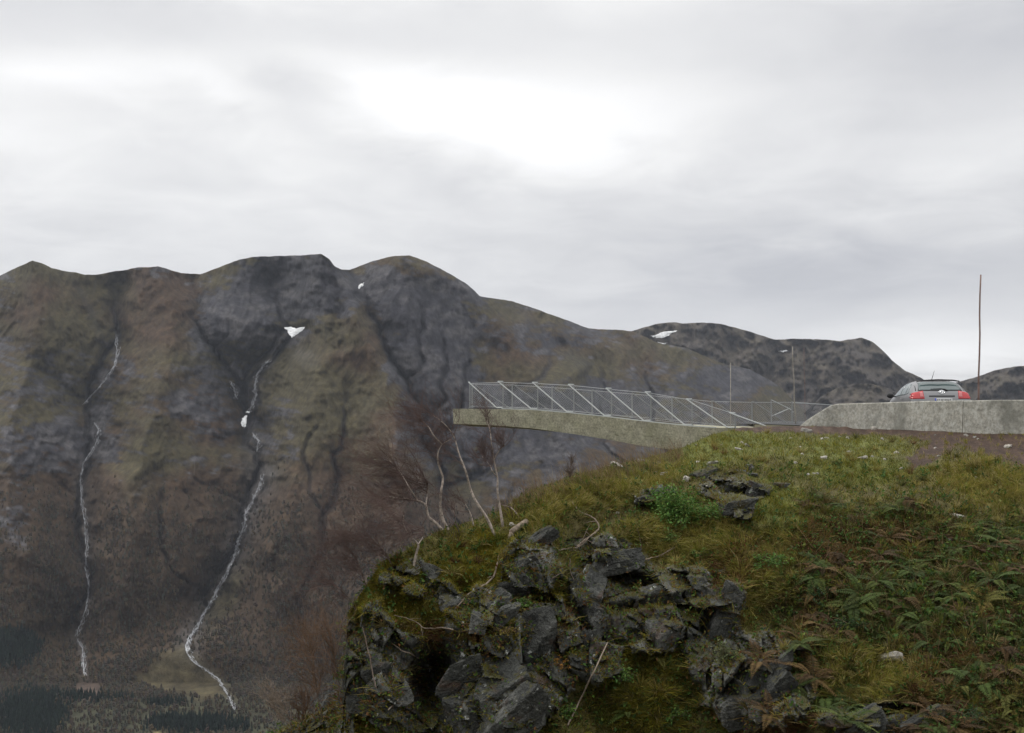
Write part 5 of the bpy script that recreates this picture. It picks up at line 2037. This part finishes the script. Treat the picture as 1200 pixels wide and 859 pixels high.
# ------------------------------------------------------------------ dead wood
def branch(pts, r0, r1, mat, label, name="dead_branch", cat="dead branch", lift=.06, subs=()):
    w = []
    for q in pts:
        loc, nr = hit(q[0], q[1])
        if loc is None:
            continue
        w.append(loc - pdir(q[0], q[1]) * (q[2] if len(q) > 2 else lift))
    # smooth
    out = []
    for i in range(len(w) - 1):
        for k in range(4):
            f = k / 4
            p0, p1, p2, p3 = w[max(i - 1, 0)], w[i], w[i + 1], w[min(i + 2, len(w) - 1)]
            out.append(.5 * ((2 * p1) + (p2 - p0) * f + (2 * p0 - 5 * p1 + 4 * p2 - p3) * f * f + (3 * p1 - p0 - 3 * p2 + p3) * f ** 3) + Vector((random.gauss(0, .004), 0, random.gauss(0, .006))))
    out.append(w[-1])
    m = MB()
    n = len(out)
    m.tube(out, [lerp(r0, r1, i / (n - 1)) for i in range(n)], 7)
    for st, ang, ln in subs:
        i = int(st * (n - 1))
        t = (out[min(i + 1, n - 1)] - out[max(i - 1, 0)]).normalized()
        d = (Matrix.Rotation(R(ang), 3, 'Y') @ t + Vector((0, -.25, 0))).normalized()
        m.tube([out[i], out[i] + d * ln * .5 + Vector((0, 0, .015)), out[i] + d * ln], [lerp(r0, r1, st) * .6, lerp(r0, r1, st) * .45, .002], 5)
    o = m.build(name, mat, None, True)
    tag(o, label, cat)
    return o


branch([(585, 652), (582, 664), (578, 676), (566, 686), (552, 694), (541, 705), (533, 714)], .022, .010, M['deadwood'], "bleached crooked branch running down the moss above the notched boulder", subs=((.35, 60, .35), (.6, -50, .3)))
branch([(671, 588), (676, 596), (682, 601), (694, 606), (702, 616), (698, 624), (685, 633), (676, 641)], .014, .020, M['deadwood'], "dead branch bending over the hollow above the jutting rock", lift=.16, subs=((.5, 120, .3), (.8, 70, .4)))
branch([(655, 645), (668, 643), (680, 640), (690, 630), (698, 622)], .014, .008, M['deadwood'], "tangle of pale dead twigs below the bending branch", lift=.14, subs=((.3, 40, .5), (.5, -40, .45), (.7, 80, .5), (.2, 140, .3)))
branch([(744, 658), (757, 655), (770, 652), (785, 645), (795, 639), (806, 635), (819, 632)], .008, .022, M['deadwood'], "reddish fallen branch lying above the broad dark rock face", lift=.12, subs=((.4, 40, .3), (.6, -30, .3)))
branch([(462, 721), (475, 724), (490, 730), (497, 736), (513, 736), (531, 738)], .006, .014, M['deadwood'], "pale forked branch poking out over the left cliff", lift=.2, subs=((.5, 30, .25), (.25, -25, .25)))
branch([(458, 752), (470, 762), (480, 766), (492, 772)], .006, .011, M['deadwood'], "thin pale twig hanging on the left cliff below the forked branch", lift=.16)
branch([(425, 735), (432, 765), (437, 790), (441, 806)], .010, .014, M['darkwood'], "dark bare stem leaning against the left cliff face", lift=.22)
branch([(665, 850, .1), (680, 820, .35), (697, 785, .5), (712, 753, .3)], .015, .011, M['deadwood'], "long straight straw coloured stick leaning against the crag", "leaning_stick", "stick")
branch([(747, 620), (750, 632), (752, 644)], .012, .007, M['darkwood'], "short upright dead stem right of the tangle of twigs", lift=.14)
branch([(628, 690), (650, 676), (664, 668)], .010, .006, M['darkwood'], "thin dark stick slanting between the slab stack and the angular block", lift=.2)
branch([(668, 655), (668, 668), (673, 680)], .009, .006, M['darkwood'], "short curved twig hanging from the tangle", lift=.2)
branch([(500, 762), (485, 790), (470, 815), (455, 832)], .008, .012, M['deadwood'], "pale stick lying on the mossy ramp left of the black hollow", lift=.12)


def log():
    a, b = hit(617, 614)[0], hit(599, 626)[0]
    m = MB()
    n = 5
    pts = [a.lerp(b, i / (n - 1)) + Vector((0, -.10, .06)) for i in range(n)]
    m.tube(pts, [.06, .058, .056, .055, .05], 10)
    c = b + Vector((0, -.1, .05))
    m.tube([c, c + Vector((-.05, -.03, -.16)), c + Vector((-.03, -.03, -.32))], [.04, .03, .012], 7)
    m.tube([c, c + Vector((.06, -.03, -.12)), c + Vector((.02, -.02, -.24))], [.03, .02, .008], 7)
    o = m.build("fallen_log", M['deadwood'], None, True)
    tag(o, "short rotten birch log with a broken end lying in the moss", "log")


log()


# ------------------------------------------------------------------ bare trees
def bare_tree(pts, d, r0, label, twigmat, barkmat, n1=16, wind=(-.8, 0, .35), spread=.9, start=.35, seed=1, name="birch_tree", group="bare birches on the cliff edge", extra=(), length=.75, n2=7, n3=4):
    """a pale bent trunk and a spray of fine twigs combed by the wind; pts are points of the photograph at distance d"""
    rs = random.Random(seed)
    base, _ = hit(*pts[0])
    dd = base.y if base is not None else d
    w = [P(x, y, dd + .25 * rs.uniform(-1, 1) * i / len(pts)) for i, (x, y) in enumerate(pts)]
    if base is not None:
        w[0] = base - Vector((0, 0, .08))
    root = empty(name, base if base is not None else w[0])
    off = -Vector(root.location)
    tag(root, label, "tree" if name == "birch_tree" else "bush", group)

    def smooth(w):
        out = []
        for i in range(len(w) - 1):
            for k in range(4):
                f = k / 4
                p0, p1, p2, p3 = w[max(i - 1, 0)], w[i], w[i + 1], w[min(i + 2, len(w) - 1)]
                out.append(.5 * ((2 * p1) + (p2 - p0) * f + (2 * p0 - 5 * p1 + 4 * p2 - p3) * f * f + (3 * p1 - p0 - 3 * p2 + p3) * f ** 3))
        return out + [w[-1]]
    tk = MB()
    lines = []
    t = smooth(w)
    n = len(t)
    tk.tube([p + off for p in t], [r0 * .98 * (1 - .8 * i / (n - 1)) * (1 + .10 * gnoise(i * .9, seed * 2.0, .5)) for i in range(n)], 8)
    lines.append(t)
    for ex in extra:
        e = smooth([P(x, y, dd + .3 * rs.uniform(-1, 1)) for x, y in ex])
        tk.tube([p + off for p in e], [lerp(r0 * .5, r0 * .12, i / (len(e) - 1)) for i in range(len(e))], 6)
        lines.append(e)
    tk.build("trunk", barkmat, root, True)
    tw = MB()
    wv = Vector(wind)

    def shoot(p, dirn, L, r, depth):
        q = [p]
        dcur = dirn.copy()
        m = 5
        for i in range(m):
            dcur = (dcur + wv * .16 + Vector((rs.gauss(0, .27), rs.gauss(0, .3), rs.gauss(0, .27)))).normalized()
            q.append(q[-1] + dcur * L / m)
        tw.tube([a + off for a in q], [lerp(r, r * .35, i / m) for i in range(m + 1)], 3 if depth > 0 else 5, 0, False)
        if depth < 2:
            for k in range(n2 if depth == 0 else n3):
                f = rs.uniform(.15, 1) * m * .999
                i = int(f)
                b = q[i].lerp(q[i + 1], f - i)
                dv = ((q[i + 1] - q[i]).normalized() * .8 + Vector((rs.gauss(0, spread * .6), rs.gauss(0, spread * .6), rs.gauss(.05, spread * .6)))).normalized()
                shoot(b, dv, L * rs.uniform(.4, .75), max(r * .5, .0017), depth + 1)
    for ln in lines:
        for k in range(int(n1 * 1.5)):
            f = rs.uniform(start, 1.0) ** .8 * (len(ln) - 1.001)
            i = int(f)
            b = ln[i].lerp(ln[i + 1], f - i)
            dv = ((ln[i + 1] - ln[i]).normalized() * .6 + wv * .8 + Vector((rs.gauss(0, .5), rs.gauss(0, .6), rs.gauss(0, .4)))).normalized()
            shoot(b, dv, length * rs.uniform(.5, 1.25), .0066, 0)
    tw.build("crown", twigmat, root)
    return root


BT = bare_tree
BT([(484, 662), (488, 648), (490, 638), (481, 628), (473, 615), (473, 604)], 20.5, .026, "lowest bare birch, crooked, leaning left over the cliff edge", M['twig'], M['bark'], 10, (-1, 0, .05), seed=3, start=.4, length=.95, extra=([(490, 638), (496, 628), (497, 618)],))
BT([(523, 621), (511, 613), (502, 605), (499, 592), (488, 586), (470, 584), (455, 582)], 21.2, .032, "spreading bare birch with a low branch reaching left", M['twig'], M['bark'], 16, (-1, 0, .25), seed=5, start=.35, length=.95, extra=([(499, 592), (501, 578), (502, 565)], [(490, 587), (480, 572), (470, 555), (462, 545)]))
BT([(527, 620), (519, 608), (516, 592), (517, 575), (519, 560), (514, 545), (513, 532), (518, 521), (528, 515)], 21.4, .034, "tall pale birch with a double bend and a hooked top", M['twig'], M['bark'], 11, (-.7, 0, .5), seed=7, start=.5, length=.75, extra=([(518, 521), (508, 510), (502, 500), (492, 492)],))
BT([(582, 628), (571, 608), (558, 588), (551, 572), (546, 553), (538, 532), (532, 512), (522, 498), (508, 487)], 22.0, .032, "tallest birch, leaning left, dark towards its top", M['twig'], M['bark'], 13, (-.8, 0, .25), seed=9, start=.45, length=.7)
BT([(590, 617), (587, 602), (585, 590), (583, 575), (583, 560), (579, 540), (576, 520), (574, 503), (568, 488)], 22.4, .028, "upright birch standing furthest right, in front of the platform's end", M['twig'], M['bark'], 10, (-.3, 0, .7), seed=11, start=.4, length=.5, extra=([(583, 560), (577, 552), (574, 545), (565, 535)], [(579, 538), (585, 528), (592, 522)]))
BT([(556, 616), (552, 604), (546, 592), (541, 585)], 21.8, .018, "short slender birch between the hooked one and the leaning tallest one", M['twig'], M['bark'], 4, (-.8, 0, .35), seed=13, start=.3, length=.6)
BT([(540, 626), (534, 610), (532, 596)], 21.6, .014, "short twiggy sapling right of the double bent birch", M['twig'], M['darkwood'], 4, (-.8, 0, .4), seed=15, start=.1, length=.6)
BT([(611, 607), (604, 600), (597, 594), (589, 592)], 22.6, .018, "low crooked bough growing out beside the upright birch", M['twig'], M['bark'], 3, (-.6, 0, .3), seed=17, length=.3)
G2 = "bare bushes below the cliff"
BT([(404, 840), (397, 800), (392, 770), (388, 745)], 20, .012, "thin brown bush with a few orange leaves at the foot of the left cliff", M['orange_twig'], M['darkwood'], 16, (-.5, 0, .6), seed=21, name="bare_bush", group=G2, start=.15, length=.7)
BT([(380, 845), (372, 815), (368, 780), (366, 760)], 20, .012, "thin brown bush left of the cliff with a straight dark stem", M['orange_twig'], M['darkwood'], 16, (-.4, 0, .7), seed=22, name="bare_bush", group=G2, start=.15, length=.7)
BT([(345, 858), (338, 840), (330, 826)], 20, .010, "low pale twigged bush in the lowest left corner of the knoll", M['deadwood'], M['darkwood'], 12, (-.6, 0, .5), seed=23, name="bare_bush", group=G2, start=.05, length=.5)
BT([(418, 712), (408, 700), (398, 690), (388, 684)], 20, .012, "dark red bush leaning out at the top of the left cliff", M['twig'], M['darkwood'], 14, (-.8, 0, .35), seed=24, name="bare_bush", group="red bushes on the cliff edge", start=.1, length=.65)
BT([(432, 690), (424, 672), (418, 655)], 20.2, .012, "dark red bush just above the one leaning out from the left cliff", M['twig'], M['darkwood'], 14, (-.7, 0, .4), seed=25, name="bare_bush", group="red bushes on the cliff edge", start=.1, length=.7)
BT([(462, 664), (452, 648), (440, 636), (428, 626)], 20.6, .014, "wide red twigged bush left of the crooked lowest birch", M['twig'], M['darkwood'], 18, (-1, 0, .2), seed=26, name="bare_bush", group="red bushes on the cliff edge", start=.1, length=.9)
BT([(668, 574), (668, 560), (669, 545)], 24.5, .009, "single small dark sapling on the grassy skyline", M['darkwood'], M['darkwood'], 14, (0, 0, .8), seed=27, name="bare_bush", group=None, start=.4, length=.22)
BT([(350, 850), (358, 835), (364, 818)], 20, .010, "rusty bush between the straight stemmed bush and the lowest left corner", M['orange_twig'], M['darkwood'], 14, (-.5, 0, .6), seed=28, name="bare_bush", group=G2, start=.1, length=.55)
